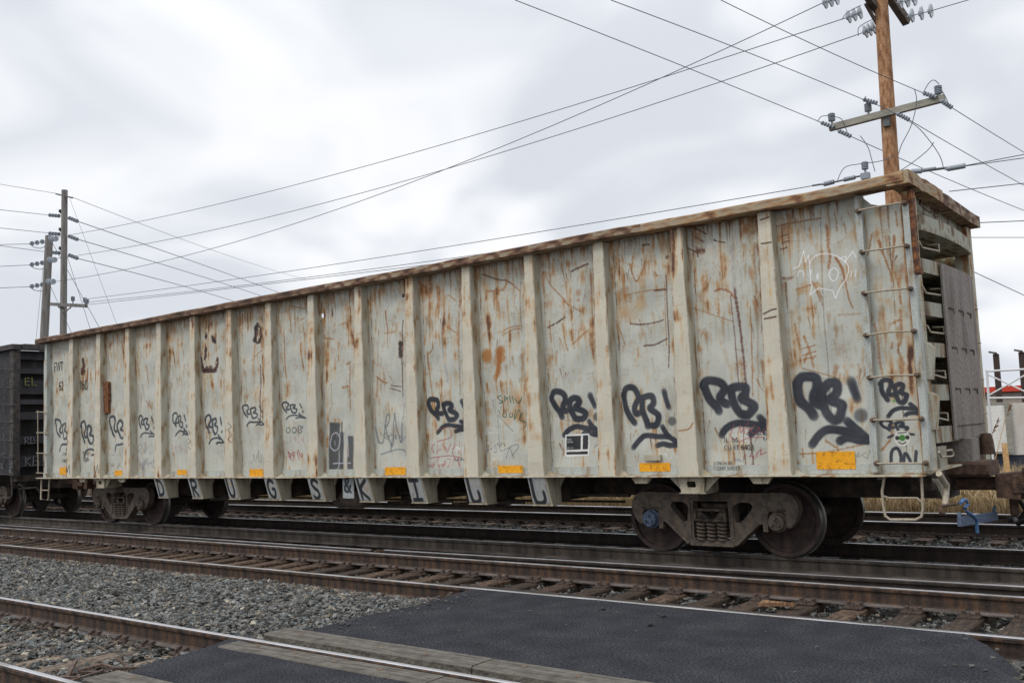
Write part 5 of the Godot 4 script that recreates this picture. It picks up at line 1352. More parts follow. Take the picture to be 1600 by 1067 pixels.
func build_black_car() -> void:
	var car := thing("black_gondola", Vector3(-9, 0, 0), "black freight car with chalky tags coupled behind the grey gondola", "gondola")
	var sd := MB.new()
	sd.span(-17.0, -2.98, 1.13, 4.20, 1.40, 1.48)
	sd.span(-17.0, -2.98, 1.13, 4.20, -1.48, -1.40)
	sd.span(-17.0, -3.1, 1.10, 1.16, -1.40, 1.40)
	part("body", sd, M.black_car, car)
	for k in 5:
		var m := MB.new()
		m.span(-4.6 - k * 1.3, -4.4 - k * 1.3, 1.14, 4.19, 1.481, 1.60)
		part("side_post", m, M.black_car, car)
	var cp := MB.new()
	cp.span(-2.94, -2.74, 1.10, 4.19, 1.36, 1.53)
	part("corner_post", cp, M.black_edge, car)
	var ch := MB.new()
	ch.span(-17.0, -2.66, 4.205, 4.33, 1.36, 1.60)
	part("top_chord", ch, M.black_edge, car)
	var ce := MB.new()
	ce.span(-2.86, -2.58, 4.20, 4.335, -1.6, 1.355)
	part("end_chord", ce, M.black_edge, car)
	var ew := MB.new()
	ew.span(-3.06, -3.0, 1.10, 4.12, -1.4, 1.36)
	part("end_wall", ew, M.black_car, car)
	for r in [[548, 562], [575, 584], [594, 616], [624, 632], [644, 656], [682, 694], [712, 730]]:
		var a := uz(30, r[0], 1.3).y; var b := uz(30, r[1], 1.3).y
		var m := MB.new()
		m.hexa([Vector3(-2.999, b, 1.355), Vector3(-2.80, b, 1.355), Vector3(-2.80, b, -1.4), Vector3(-2.999, b, -1.4), Vector3(-2.999, a, 1.355), Vector3(-2.86, a, 1.355), Vector3(-2.86, a, -1.4), Vector3(-2.999, a, -1.4)])
		part("end_stiffener", m, M.black_car, car)
	for y in [578, 606, 633, 660, 689, 716, 742]:
		var m := MB.new()
		m.tube([uz(-16, y - 2, 1.56), uz(19, y, 1.56)], 0.012, 6)
		part("rung", m, M.black_edge, car)
	var ya := plain(c8(124, 122, 66), 0.8)
	for t in [["RB!", 694, 0.17, M.chalk_faint], ["KB!", 729, 0.24, M.chalk_faint], ["EL", 603, 0.20, ya]]:
		var m := MB.new()
		hand_letters(m, t[0], Vector3(-2.795, uz(33, t[1], 1.2).y, 1.22), Vector3(0, 0, -1), Vector3(-0.06, 1, 0), t[2], 0.014)
		part("chalk_tag", m, t[3], car)
	var tg := MB.new()
	hand_letters(tg, "RBS", Vector3(-2.76, uz(21, 738, 1.54).y, 1.537), Vector3.UP, Vector3(-1, 0, 0), 0.15, 0.013)
	part("chalk_tag", tg, M.chalk_faint, car)
	var sq := MB.new()
	for k in 7:
		var pts := []
		for i in 5: pts.append(uz(rnd(0.0, 9.0), 592.0 + k * 21 + rnd(0.0, 16.0), 1.486))
		sq.tube(pts, 0.007, 4)
	part("chalk_scrawl", sq, M.chalk_faint, car)
	var st := MB.new()
	var q := []
	for p in [[17, 745], [18, 774], [14, 778], [3, 778]]: q.append(uz(p[0], p[1], 1.5))
	st.tube(q, 0.02, 6)
	part("stirrup_step", st, M.black_edge, car)
	var us := MB.new()
	us.span(-16.0, -2.9, 0.72, 1.09, -0.3, 0.3)
	us.span(-3.3, -2.9, 0.95, 1.095, -1.35, 1.35)
	part("underframe", us, M.dark, car)
	truck(car, -5.25, false, false)
	coupler("coupler", car, -2.95, -2.15, 1.0)
	var br := MB.new()
	for p in [[28, 757, 36, 762], [36, 762, 37, 780], [30, 764, 56, 762], [56, 762, 62, 770]]: br.tube([ux(p[0], p[1], -2.6), ux(p[2], p[3], -2.6)], 0.025, 6)
	part("uncoupling_rod", br, M.black_edge, car)
	coupler("rear_coupler", get_node("gondola_car"), -1.1, -1.95, -1.0)
	var ew2 := MB.new() # far end of the grey car
	ew2.span(-1.10, -1.06, 1.0, 4.10, -1.4, 1.4)
	part("end_wall", ew2, M.rust_paint, get_node("gondola_car"))

# ---------------------------------------------------------------- tracks, ballast, crossing
func rail_mesh(z: float, x0: float, x1: float, z_end: float, top: Material, web: Material, y_off := 0.0) -> ArrayMesh:
	var prof := [Vector2(-0.075, -0.186), Vector2(0.075, -0.186), Vector2(0.075, -0.174), Vector2(0.03, -0.16), Vector2(0.011, -0.148), Vector2(0.009, -0.05), Vector2(0.034, -0.038), Vector2(0.036, -0.014), Vector2(0.027, -0.003), Vector2(0.018, 0.002), Vector2(-0.018, 0.002), Vector2(-0.027, -0.003), Vector2(-0.036, -0.014), Vector2(-0.034, -0.038), Vector2(-0.009, -0.05), Vector2(-0.011, -0.148), Vector2(-0.03, -0.16), Vector2(-0.075, -0.174)]
	var a := MB.new(); var b := MB.new(); var f := MB.new()
	var cuts := [x0]
	var k := 1
	while x0 + k * 4.0 < x1:
		cuts.append(x0 + k * 4.0); k += 1
	cuts.append(x1)
	for i in cuts.size() - 1:
		var xa: float = cuts[i]; var xb: float = cuts[i + 1]
		var za := lerpf(z, z_end, (xa - x0) / (x1 - x0)); var zb := lerpf(z, z_end, (xb - x0) / (x1 - x0))
		for j in prof.size():
			var p: Vector2 = prof[j]; var q: Vector2 = prof[(j + 1) % prof.size()]
			var m := b if (j >= 8 and j <= 10) else (f if (j == 1 or j == 2 or j == 16 or j == 15) else a)
			m.quad(Vector3(xb, p.y + y_off, zb + p.x), Vector3(xa, p.y + y_off, za + p.x), Vector3(xa, q.y + y_off, za + q.x), Vector3(xb, q.y + y_off, zb + q.x))
	for e in [x0, x1]:
		var ze := z if e == x0 else z_end
		var pp := PackedVector2Array()
		for q in prof: pp.append(q)
		var ix := Geometry2D.triangulate_polygon(pp)
		for t in range(0, ix.size(), 3):
			a.tri(Vector3(e, pp[ix[t]].y + y_off, ze + pp[ix[t]].x), Vector3(e, pp[ix[t + 1]].y + y_off, ze + pp[ix[t + 1]].x), Vector3(e, pp[ix[t + 2]].y + y_off, ze + pp[ix[t + 2]].x))
	var m2 := a.commit()
	b.commit(m2)
	f.commit(m2)
	m2.surface_set_material(0, web)
	m2.surface_set_material(1, top)
	m2.surface_set_material(2, M.rail_foot if web == M.rail or web == M.rail_grey else web)
	return m2
var tie_meshes := []
var tie_plate_mesh: ArrayMesh
func make_tie_parts() -> void:
	for v in 3:
		var mb := MB.new()
		var n := noise(500 + v, 1.3, 2)
		var segs := 8
		var e := 0.016
		var R := []
		for i in segs + 1:
			var z := lerpf(-1.3, 1.3, float(i) / segs)
			var w := 0.115 + n.get_noise_1d(z * 3) * 0.008
			var h := n.get_noise_1d(z * 3 + 30) * 0.006
			R.append([Vector3(-w, -0.17, z), Vector3(w, -0.17, z), Vector3(w, -e + h, z), Vector3(w - e, h, z), Vector3(-w + e, h, z), Vector3(-w, -e + h, z)])
		for i in segs:
			for k in 6:
				mb.quad(R[i][k], R[i][(k + 1) % 6], R[i + 1][(k + 1) % 6], R[i + 1][k])
		for k in range(1, 5):
			mb.tri(R[0][0], R[0][k + 1], R[0][k]); mb.tri(R[segs][0], R[segs][k], R[segs][k + 1])
		var m := mb.commit()
		tie_meshes.append(m)
	var p := MB.new() # tie plate with its four spikes and two rail anchors
	p.box(Vector3(0, 0.008, 0), Vector3(0.19, 0.016, 0.36))
	for s in [-1.0, 1.0]:
		p.box(Vector3(0, 0.022, s * 0.088), Vector3(0.17, 0.014, 0.02))
		for q in [-1.0, 1.0]:
			p.box(Vector3(q * 0.062, 0.030, s * 0.09), Vector3(0.020, 0.034, 0.020))
			p.box(Vector3(q * 0.062, 0.048, s * 0.082), Vector3(0.030, 0.016, 0.042), Basis(Vector3.RIGHT, s * 0.25))
		p.box(Vector3(0.0, 0.034, s * 0.15), Vector3(0.026, 0.038, 0.026))
	tie_plate_mesh = p.commit()
func build_track(label: String, zs: Array, x0: float, x1: float, ties: Array, top: Material, web: Material, tie_kind: String, plates: bool, tie_y := -0.205) -> Node3D:
	var mid: float = (zs[0][0] + zs[1][0]) / 2
	var t := thing("railway_track", Vector3(8, -0.205, mid), label, "railway track", "parallel railway tracks")
	for r in zs:
		part("rail", rail_mesh(r[0], x0, x1, r[1], top, web if r.size() < 3 else r[2]), null, t)
	var x: float = ties[0]
	var i := 0
	while x < ties[1]:
		var o := MeshInstance3D.new()
		o.name = "tie"
		o.mesh = tie_meshes[rng.randi() % 3]
		o.material_override = M["%s%d" % [tie_kind, rng.randi() % 3]]
		t.add_child(o, true)
		o.position = Vector3(x + rnd(-0.03, 0.03), tie_y + rnd(-0.008, 0.002), mid + rnd(-0.05, 0.05)) - t.position
		o.rotation.y = rnd(-0.02, 0.02)
		if plates:
			for r in zs:
				var pl := MeshInstance3D.new()
				pl.name = "tie_plate"
				pl.mesh = tie_plate_mesh
				pl.material_override = M.spike
				o.add_child(pl, true)
				var rz: float = lerpf(r[0], r[1], (x - x0) / (x1 - x0))
				pl.position = Vector3(0, 0.001 - (o.position.y + t.position.y - tie_y), rz - mid - (o.position.z + t.position.z - mid))
		x += 0.51
		i += 1
	return t
func stone_mesh(seed_: int) -> ArrayMesh:
	var r := RandomNumberGenerator.new()
	r.seed = seed_
	var base := [Vector3(1, 0, 0), Vector3(-1, 0, 0), Vector3(0, 1, 0), Vector3(0, -1, 0), Vector3(0, 0, 1), Vector3(0, 0, -1)]
	var corners := []
	for sx in [-1, 1]:
		for sy in [-1, 1]:
			for sz in [-1, 1]:
				corners.append(Vector3(sx, sy, sz) * r.randf_range(0.42, 0.68))
	for i in 6: base[i] = base[i] * r.randf_range(0.62, 1.0) + Vector3(r.randf_range(-0.2, 0.2), r.randf_range(-0.2, 0.2), r.randf_range(-0.2, 0.2))
	var mb := MB.new()
	for o in 8:
		var sx := 0 if (o & 4) else 1; var sy := 2 if (o & 2) else 3; var sz := 4 if (o & 1) else 5
		var c: Vector3 = corners[o]
		var A: Vector3 = base[0 if (o & 4) else 1]; var B: Vector3 = base[2 if (o & 2) else 3]; var C: Vector3 = base[4 if (o & 1) else 5]
		for f in [[A, B], [B, C], [C, A]]:
			var nn: Vector3 = (f[1] - f[0]).cross(c - f[0])
			if nn.dot(f[0] + f[1] + c) > 0: mb.tri(f[0], f[1], c)
			else: mb.tri(f[0], c, f[1])
	return mb.commit()
func ballast_height(x: float, z: float) -> float:
	# level of the gravel: nearly up to the ties between the tracks, lower in the oily gaps of the second track
	if z > 4.27 and z < 7.0: return -0.175 + 0.03 * sin((z - 4.27) / 2.73 * PI)
	if z >= 7.0 and z < 8.75: return -0.215
	if z >= 2.45 and z <= 4.2: return -0.275
	if z > 0.75 and z < 2.45: return -0.26
	if z <= 0.75 and z > -0.8: return -0.24
	if z <= -0.8 and z > -3.4: return -0.265
	if z <= -3.4 and z > -5.0: return -0.23
	return -0.26
func build_ballast() -> void:
	var holder := Node3D.new()
	holder.name = "ballast_gravel"
	add_child(holder)
	holder.position = Vector3(8, -0.25, 3)
	meta(holder, "loose grey crushed stone between and under the tracks", "gravel", "", "stuff")
	var zones := [[4.27, 7.03, 0.5, 14.6, 1350, 0.029], [4.27, 7.3, 19.5, 21.4, 1350, 0.029], [7.12, 8.68, 8.0, 14.6, 950, 0.030], [8.7, 9.6, 11.5, 14.4, 500, 0.032], [2.45, 4.16, -5.0, 21.0, 330, 0.022], [1.0, 2.35, -4.0, 21.0, 380, 0.024], [-0.72, 0.72, -5.0, 21.0, 260, 0.026], [-3.35, -0.82, -9.0, 22.0, 440, 0.030], [-4.9, -3.5, -9.0, 22.0, 120, 0.03], [-7.0, -5.0, -9.0, 22.0, 60, 0.035]]
	var lists := [[], [], [], []]
	var cols := [[], [], [], []]
	var patch := noise(611, 0.5, 3)
	for z in zones:
		var count := int((z[1] - z[0]) * (z[3] - z[2]) * z[4])
		for i in count:
			var px := rnd(z[2], z[3]); var pz := rnd(z[0], z[1])
			if z[0] == 4.27 and z[2] < 1.0 and px > 14.05 + 0.1 * sin(pz * 5): continue
			var s: float = z[5] * (0.45 + 1.1 * pow(rng.randf(), 1.4))
			var h := ballast_height(px, pz) + rnd(-0.02, 0.025) + patch.get_noise_2d(px, pz) * 0.03
			if z[0] > 7.0 and z[1] < 8.7: # between the rails of the nearest track the ties show in places
				var ph := fposmod(px - 8.13 + 0.115, 0.51)
				if ph < 0.23 and patch.get_noise_2d(px * 1.5 + 9, pz * 1.5) < 0.12: continue
			var b := Basis.from_euler(Vector3(rnd(-0.6, 0.6), rnd(0, TAU), rnd(-0.6, 0.6))) * Basis.from_scale(Vector3(s * rnd(0.9, 1.7), s * rnd(0.35, 0.75), s * rnd(0.7, 1.1)))
			var v := rng.randi() % 4
			lists[v].append(Transform3D(b, Vector3(px, h, pz) - holder.position))
			var t := rng.randf()
			var g := 0.045 + 0.19 * pow(rng.randf(), 1.5)
			var c := Color(g * 1.0, g, g * 0.95)
			if t > 0.86: c = Color(g * 1.25, g * 1.08, g * 0.84)
			elif t > 0.70: c = Color(g * 0.85, g * 0.96, g * 0.95)
			if t > 0.985: c = Color(0.42, 0.38, 0.30)
			var near_rail := minf(minf(absf(pz - 4.19), absf(pz - 7.09)), absf(pz - 8.69))
			if rng.randf() < 0.5 - near_rail * 1.1: c = Color(g * 1.15, g * 0.92, g * 0.70) # rust dust thrown off the rails
			if z[0] < 3.0: c = c * 0.85 # every zone from the second track backwards gets darker stones
			cols[v].append(c)
	for i in 170:
		var left := rng.randf() < 0.6
		var pz := rnd(4.4, 6.6)
		var px := 14.3 + 0.7 * pow(rng.randf(), 2.5) if left else 19.8 + 0.44 * (pz - 4.0) - 0.9 * pow(rng.randf(), 2.5)
		if not left and rng.randf() < 0.4: px = rnd(14.5, 19.3)
		var s := rnd(0.006, 0.016) if px > 14.6 and px < 19.2 else rnd(0.008, 0.024)
		lists[i % 4].append(Transform3D(Basis(Vector3.UP, rnd(0, TAU)) * Basis.from_scale(Vector3(s * 1.3, s * 0.6, s)), Vector3(px, 0.006, pz) - holder.position))
		var g := rnd(0.04, 0.13)
		cols[i % 4].append(Color(g, g * 0.98, g * 0.93))
	var sm := StandardMaterial3D.new()
	sm.vertex_color_use_as_albedo = true
	sm.roughness = 0.85
	for v in 4:
		var mm := MultiMesh.new()
		mm.transform_format = MultiMesh.TRANSFORM_3D
		mm.use_colors = true
		mm.mesh = stone_mesh(70 + v)
		mm.instance_count = lists[v].size()
		for i in lists[v].size():
			mm.set_instance_transform(i, lists[v][i])
			mm.set_instance_color(i, cols[v][i])
		var o := MultiMeshInstance3D.new()
		o.name = "stones"
		o.multimesh = mm
		o.material_override = sm
		holder.add_child(o, true)
		o.set_meta("kind", "stuff")
func asphalt_sheet(x_left: Callable, x_right_: Callable, z0: float, z1: float, ramp_l: float, ramp_r: float, top: float, seed_: int) -> MB:
	var mb := MB.new()
	var nx := 60; var nz := 26
	var n := noise(seed_, 0.9, 3)
	var P := func(i: int, j: int) -> Vector3:
		var z := lerpf(z0, z1, float(j) / nz)
		var xl: float = x_left.call(z)
		var x_right: float = x_right_.call(z)
		var u := float(i) / nx
		var x := lerpf(xl, x_right, u * u * 0.4 + u * 0.6)
		var y := top + n.get_noise_2d(x, z) * 0.012
		y = lerpf(-0.24, y, smoothstep(-0.12, ramp_l, x - xl))
		if ramp_r > 0.0: y = lerpf(-0.24, y, smoothstep(0.0, ramp_r, x_right - x))
		return Vector3(x, y, z)
	for j in nz:
		for i in nx:
			mb.quad(P.call(i, j + 1), P.call(i + 1, j + 1), P.call(i + 1, j), P.call(i, j))
	return mb
func build_ground() -> void:
	var g := MB.new()
	g.quad(Vector3(-600, -0.30, 60), Vector3(600, -0.30, 60), Vector3(600, -0.30, -900), Vector3(-600, -0.30, -900))
	meta(part("ground", g, M.ground), "dark trackside ground under the gravel", "", "", "structure")
	var road := Node3D.new()
	road.name = "road_crossing"
	add_child(road)
	road.position = Vector3(16.7, 0, 6)
	meta(road, "black asphalt level crossing with timber planks beside the rails", "", "", "structure")
	var main := asphalt_sheet(func(z): return 13.98 + 0.05 * sin(z * 4.0) - 0.06 * smoothstep(6.0, 6.6, z), func(z): return 19.66 + 0.44 * (z - 4.0) + 0.05 * sin(z * 6.0), 4.245, 6.615, 0.42, 0.4, -0.004, 70)
	part("asphalt", main, M.asphalt, road)
	var inner := asphalt_sheet(func(z): return 13.66 + 0.42 * pow(maxf(0.0, (z - 7.2) / 1.3), 1.6) + 0.04 * sin(z * 6.0), func(z): return 20.0, 7.425, 8.30, 0.35, 0.0, -0.008, 71)
	part("asphalt", inner, M.asphalt, road)
	var lip := asphalt_sheet(func(z): return 13.68 + 0.05 * sin(z * 7), func(z): return 14.20, 7.135, 7.424, 0.3, 0.0, -0.012, 73)
	part("asphalt", lip, M.asphalt, road)
	var near := asphalt_sheet(func(z): return 13.75 + 0.05 * sin(z * 4.0), func(z): return 20.0, 8.76, 13.0, 0.3, 0.0, -0.008, 72)
	part("asphalt", near, M.asphalt, road)
	# timber planks on both sides of the near track's rails, in lengths
	for row in [[6.625, 6.905, 14.12], [7.19, 7.415, 14.16], [8.31, 8.60, 14.18]]:
		var x: float = row[2]
		while x < 20.0:
			var l := rnd(2.2, 2.6)
			var m := MB.new()
			m.bevel_box(Vector3(x + l / 2, -0.07 + rnd(-0.004, 0.004), (row[0] + row[1]) / 2), Vector3(l - 0.012, 0.15, row[1] - row[0]), 0.014)
			part("plank", m, M.plank, road)
			var hx := x + 0.35
			while hx < x + l - 0.1: # spike heads in their rusty recesses
				var h := MB.new()
				h.lathe([Vector2(0.0, 0.006), Vector2(0.022, 0.005), Vector2(0.028, 0.0)], Transform3D(Basis(Vector3.RIGHT, Vector3(0, 0, -1), Vector3.UP), Vector3(hx, 0.007, lerpf(row[0], row[1], 0.45 + rnd(-0.15, 0.15)))), 8)
				part("spike_head", h, M.bolt, road)
				hx += 0.51
			x += l
		# grout between plank and rail
	var fl := MB.new()
	fl.span(14.2, 20.0, -0.2, -0.055, 6.906, 7.04)
	fl.span(14.2, 20.0, -0.2, -0.06, 7.145, 7.188)
	part("flangeway_fill", fl, M.plank, road)

# ---------------------------------------------------------------- poles and wires
func aim(d: Vector3) -> Basis:
	var z := d.normalized()
	var x := Vector3.UP.cross(z)
	if x.length() < 0.01: x = Vector3.RIGHT
	x = x.normalized()
	return Basis(x, z.cross(x), z)
func discs(mb: MB, a: Vector3, b: Vector3, n: int, r: float) -> void: # string of bell insulators from a to b
	var d := b - a
	var L := d.length()
	var xf := Transform3D(aim(d), a)
	mb.lathe([Vector2(0.012, 0), Vector2(0.012, L)], xf, 6)
	for i in n:
		var h := L * (i + 0.5) / n
		mb.lathe([Vector2(0.0, h - 0.05), Vector2(r * 0.35, h - 0.045), Vector2(r * 0.5, h - 0.01), Vector2(r, h + 0.0), Vector2(r * 0.95, h + 0.025), Vector2(r * 0.3, h + 0.012), Vector2(0.0, h + 0.03)], xf, 14)
func arrester(mb: MB, at: Vector3, h: float, r: float) -> void:
	mb.lathe([Vector2(r * 0.3, 0), Vector2(r * 0.3, h * 0.3)], Transform3D(Basis(Vector3.RIGHT, Vector3(0, 0, -1), Vector3.UP), at), 8)
	var pr := [Vector2(0.0, h), Vector2(r * 0.6, h)]
	for i in 5:
		var y := h * (0.9 - 0.125 * i)
		pr.append_array([Vector2(r * 0.75, y + 0.02), Vector2(r, y), Vector2(r * 0.75, y - 0.015)])
	pr.append(Vector2(0.0, h * 0.28))
	mb.lathe(pr, Transform3D(Basis(Vector3.RIGHT, Vector3(0, 0, -1), Vector3.UP), at), 12)
func wire_pts(a: Vector3, b: Vector3, via: Array, n := 24) -> Array: # hanging line from a to b; sag read so that it passes the photo point via
	var sag := 0.0
	if via.size() == 2:
		for it in 6:
			var bt := 0.5; var best := INF
			for k in 101:
				var t := k / 100.0
				var p := a.lerp(b, t) - Vector3(0, 4 * sag * t * (1 - t), 0)
				var q := to_px(p)
				if absf(q.x - via[0]) < best:
					best = absf(q.x - via[0]); bt = t
			var pp := a.lerp(b, bt) - Vector3(0, 4 * sag * bt * (1 - bt), 0)
			var e: float = via[1] - to_px(pp).y
			sag += e * depth_of(pp) / FOCAL / maxf(4 * bt * (1 - bt), 0.05) * 0.9
	var out := []
	for k in n + 1:
		var t := float(k) / n
		out.append(a.lerp(b, t) - Vector3(0, 4 * sag * t * (1 - t), 0))
	return out
func wire(a: Array, b: Array, via: Array, label: String, r := 0.011, mat: Material = null, group := "") -> void: # ends as [px, py, distance]
	var m := MB.new()
	m.tube(wire_pts(ud(a[0], a[1], a[2]), ud(b[0], b[1], b[2]), via), r * 0.8, 5)
	var o := part("power_line", m, mat if mat else M.wire)
	meta(o, label, "power line", group)
func build_poles() -> void:
	# brown pole behind the car's end
	var zb := -7.0
	var lo := uz(1396, 300, zb); var hi := uz(1373.5, -60, zb)
	var foot := lo + (lo - hi) * ((lo.y + 0.3) / (hi.y - lo.y))
	var p := thing("utility_pole", foot, "reddish-brown wooden utility pole rising behind the grey gondola's end", "utility pole")
	var m := MB.new()
	var pts := []
	for i in 13: pts.append(foot.lerp(hi, i / 12.0))
	m.tube(pts, 0.185, 18, 0.125)
	part("pole", m, M.pole, p)
	var D := lo.distance_to(CAM_POS)
	var arm := MB.new()
	var a0 := uz(1297, 200, zb + 0.22); var a1 := uz(1477, 153, zb + 0.22)
	arm.bar(a0, a1, 0.11, 0.13)
	part("crossarm", arm, M.arm, p)
	var bracket := MB.new()
	bracket.box(uz(1386, 190, zb + 0.17), Vector3(0.12, 0.2, 0.1))
	part("bracket", bracket, M.hardware, p)
	for q in [[1301, 196], [1358, 181], [1468, 154]]:
		var ar := MB.new()
		arrester(ar, uz(q[0], q[1], zb + 0.22), 0.26, 0.075)
		part("arrester", ar, M.insulator, p)
	# rod insulators on both sides of the arm
	for q in [[1283, 191, 1304, 199, 0], [1310, 204, 1330, 213, 0], [1349, 155, 1371, 161, 0], [1402, 177, 1421, 187, 0], [1443, 145, 1464, 152, 0], [1471, 157, 1488, 168, 0]]:
		var im := MB.new()
		discs(im, uz(q[0], q[1], zb + 0.3), uz(q[2], q[3], zb + 0.3), 5, 0.045)
		part("insulator", im, M.insulator, p)
	# upper double arm, seen from below, with bell strings
	var ua := MB.new()
	ua.bar(uz(1352, -12, zb + 0.5), uz(1375, 20, zb - 0.1), 0.12, 0.14)
	ua.bar(uz(1385, -14, zb - 0.2), uz(1418, 35, zb - 0.9), 0.14, 0.16)
	ua.bar(uz(1353, 5, zb + 0.3), uz(1371, 37, zb), 0.05, 0.06)
	part("upper_crossarm", ua, M.arm_brown, p)
	for q in [[1322, 28, 1348, 18], [1349, 51, 1368, 42], [1285, 5, 1312, -4], [1418, 26, 1462, 15], [1402, 4, 1435, -3]]:
		var im := MB.new()
		discs(im, uz(q[0], q[1], zb), uz(q[2], q[3], zb), 3, 0.14)
		part("bell_insulator", im, M.porcelain, p)
	for q in [[[1278, 190], [1284, 182], [1296, 181], [1312, 184], [1318, 190], [1325, 208]], [[1360, 170], [1352, 155], [1354, 150]], [[1444, 144], [1452, 130], [1460, 125], [1468, 131]], [[1473, 142], [1480, 155], [1484, 166]], [[1430, 140], [1433, 160], [1425, 195], [1410, 225], [1405, 240]], [[1350, 155], [1385, 170], [1430, 195], [1455, 222], [1470, 245], [1475, 262]], [[1460, 222], [1450, 235], [1425, 255], [1405, 268]], [[1345, 212], [1357, 230], [1363, 250], [1368, 268]], [[1308, 285], [1320, 262], [1345, 256], [1375, 252], [1398, 244]], [[1316, 31], [1324, 20], [1346, 8]], [[1342, 56], [1342, 44], [1352, 36], [1370, 28]]]:
		var jm := MB.new()
		var c := []
		for k in q: c.append(Vector2(k[0], k[1]))
		var c3 := []
		for k in curve_pts(c, 4): c3.append(uz(k.x, k.y, zb + 0.35))
		jm.tube(c3, 0.008, 5)
		part("jumper", jm, M.wire, p)
	# low switchgear strung just above the car's top
	for q in [[1287, 288, 1303, 284, 6, 0.05], [1318, 281, 1336, 277, 7, 0.045], [1424, 268, 1440, 267, 9, 0.05], [1442, 266, 1462, 263, 7, 0.035], [1480, 264, 1508, 259, 12, 0.05]]:
		var im := MB.new()
		discs(im, uz(q[0], q[1], zb + 0.4), uz(q[2], q[3], zb + 0.4), q[4], q[5])
		part("rod_insulator", im, M.insulator, p)
	var bx := MB.new()
	bx.box(uz(1353, 275, zb + 0.4), Vector3(0.16, 0.12, 0.12))
	arrester(bx, uz(1353, 271, zb + 0.4), 0.24, 0.07)
	part("cutout", bx, M.insulator, p)
	for q in [[1270, 290, 1290, 287], [1302, 285, 1320, 281], [1336, 277, 1345, 275], [1462, 264, 1480, 262]]:
		var hm := MB.new()
		hm.tube([uz(q[0], q[1], zb + 0.4), uz(q[2], q[3], zb + 0.4)], 0.02, 5)
		part("clamp", hm, M.hardware, p)
	# two weathered poles far off on the left
	var lp := [[[100, 297, 46.0], [98, 525, 46.0], 0.155, 0.125, "taller thin grey pole with a low side arm, beyond the black car"], [[76, 368, 44.0], [68, 530, 44.0], 0.19, 0.15, "shorter stout grey pole with bell insulators, beyond the black car"]]
	for k in 2:
		var t := ud(lp[k][0][0], lp[k][0][1], lp[k][0][2])
		var b := uz(lp[k][1][0], lp[k][1][1], t.z)
		var ft := b + (b - t) * ((b.y + 0.3) / (t.y - b.y))
		var q := thing("utility_pole", ft, lp[k][4], "utility pole", "grey poles on the left")
		var pm := MB.new()
		pm.tube([ft, ft.lerp(t, 0.5), t], lp[k][2], 12, lp[k][3])
		part("pole", pm, M.pole_grey, q)
		var zz := t.z
		if k == 0:
			var am := MB.new()
			am.bar(uz(76, 475, zz + 0.2), uz(134, 478, zz + 0.2), 0.12, 0.14)
			am.bar(uz(90, 479, zz + 0.2), uz(99, 487, zz + 0.2), 0.04, 0.04); am.bar(uz(110, 480, zz + 0.2), uz(101, 487, zz + 0.2), 0.04, 0.04)
			part("crossarm", am, M.pole_grey, q)
			for s in [[113, 470], [132, 472], [135, 474]]:
				var sm := MB.new()
				arrester(sm, uz(s[0], s[1] + 4, zz + 0.2), 0.30, 0.09)
				part("arrester", sm, M.insulator, q)
			var tb := MB.new()
			tb.bar(uz(87, 303, zz), uz(112, 309, zz), 0.08, 0.06)
			part("top_bracket", tb, M.hardware, q)
			for y in [335, 363.5, 393]:
				for e in [[75, y + 1, 93, y + 2.5], [106, y + 5, 121, y + 11]]:
					var im := MB.new()
					discs(im, uz(e[0], e[1], zz + 0.1), uz(e[2], e[3], zz + 0.1), 4, 0.085)
					part("bell_insulator", im, M.insulator, q)
				var pm2 := MB.new()
				arrester(pm2, uz(94, y - 1, zz + 0.1), 0.18, 0.09)
				part("arrester", pm2, M.hardware, q)
		else:
			for y in [380, 413, 447]:
				var im := MB.new()
				discs(im, uz(45, y + 1, zz), uz(69, y - 3, zz), 3, 0.10)
				part("bell_insulator", im, M.insulator, q)
				var im2 := MB.new()
				var ww: float = 82 - (y - 380) * 0.06
				discs(im2, uz(ww - 5, y - 7, zz + 0.2), uz(ww + 6, y - 7, zz + 0.2), 3, 0.12)
				part("bell_insulator", im2, M.porcelain, q)
				var jm := MB.new()
				jm.tube([uz(45, y + 1, zz), uz(52, y + 6, zz), uz(62, y + 8, zz), uz(70, y + 5, zz)], 0.015, 5)
				part("jumper", jm, M.wire, q)
	# lines
	var d2 := uz(1349, 51, zb).distance_to(CAM_POS)
	var g1 := "lines between the stout grey pole and the brown pole"
	wire([86, 371, 44], [1322, 28, d2], [800, 196], "topmost line from the stout grey pole to the brown pole", 0.012, null, g1)
	wire([86, 404, 44], [1349, 51, d2], [800, 231], "middle line from the stout grey pole to the brown pole", 0.012, null, g1)
	wire([84, 440, 44], [1285, 5, d2], [800, 222], "lowest line from the stout grey pole, climbing across two others", 0.012, null, g1)
	var g2 := "low lines over the gondola's top edge"
	wire([136, 467, 46], [1272, 290, d2], [800, 370], "upper of the low lines running just above the gondola's top", 0.012, null, g2)
	wire([136, 472, 46], [1290, 318, d2], [653, 410], "middle of the low lines disappearing behind the gondola's top", 0.012, null, g2)
	wire([136, 476, 46], [1300, 335, d2], [560, 427], "lowest of the low lines disappearing behind the gondola's top", 0.012, null, g2)
	var g3 := "lines hung from the grey crossarm"
	wire([1283, 191, d2], [805, 0, 17], [1040, 93], "line from the left end of the grey crossarm rising overhead", 0.0095, null, g3)
	wire([1349, 155, d2], [955, 0, 17], [1150, 74], "line from the middle of the grey crossarm rising overhead", 0.0095, null, g3)
	wire([1443, 145, d2], [1127, 0, 18], [1280, 74], "line from the far end of the grey crossarm rising overhead", 0.0095, null, g3)
	wire([1330, 213, d2], [1640, 344, 30], [1460, 271], "line falling from the grey crossarm's left end to the right", 0.0105, null, g3)
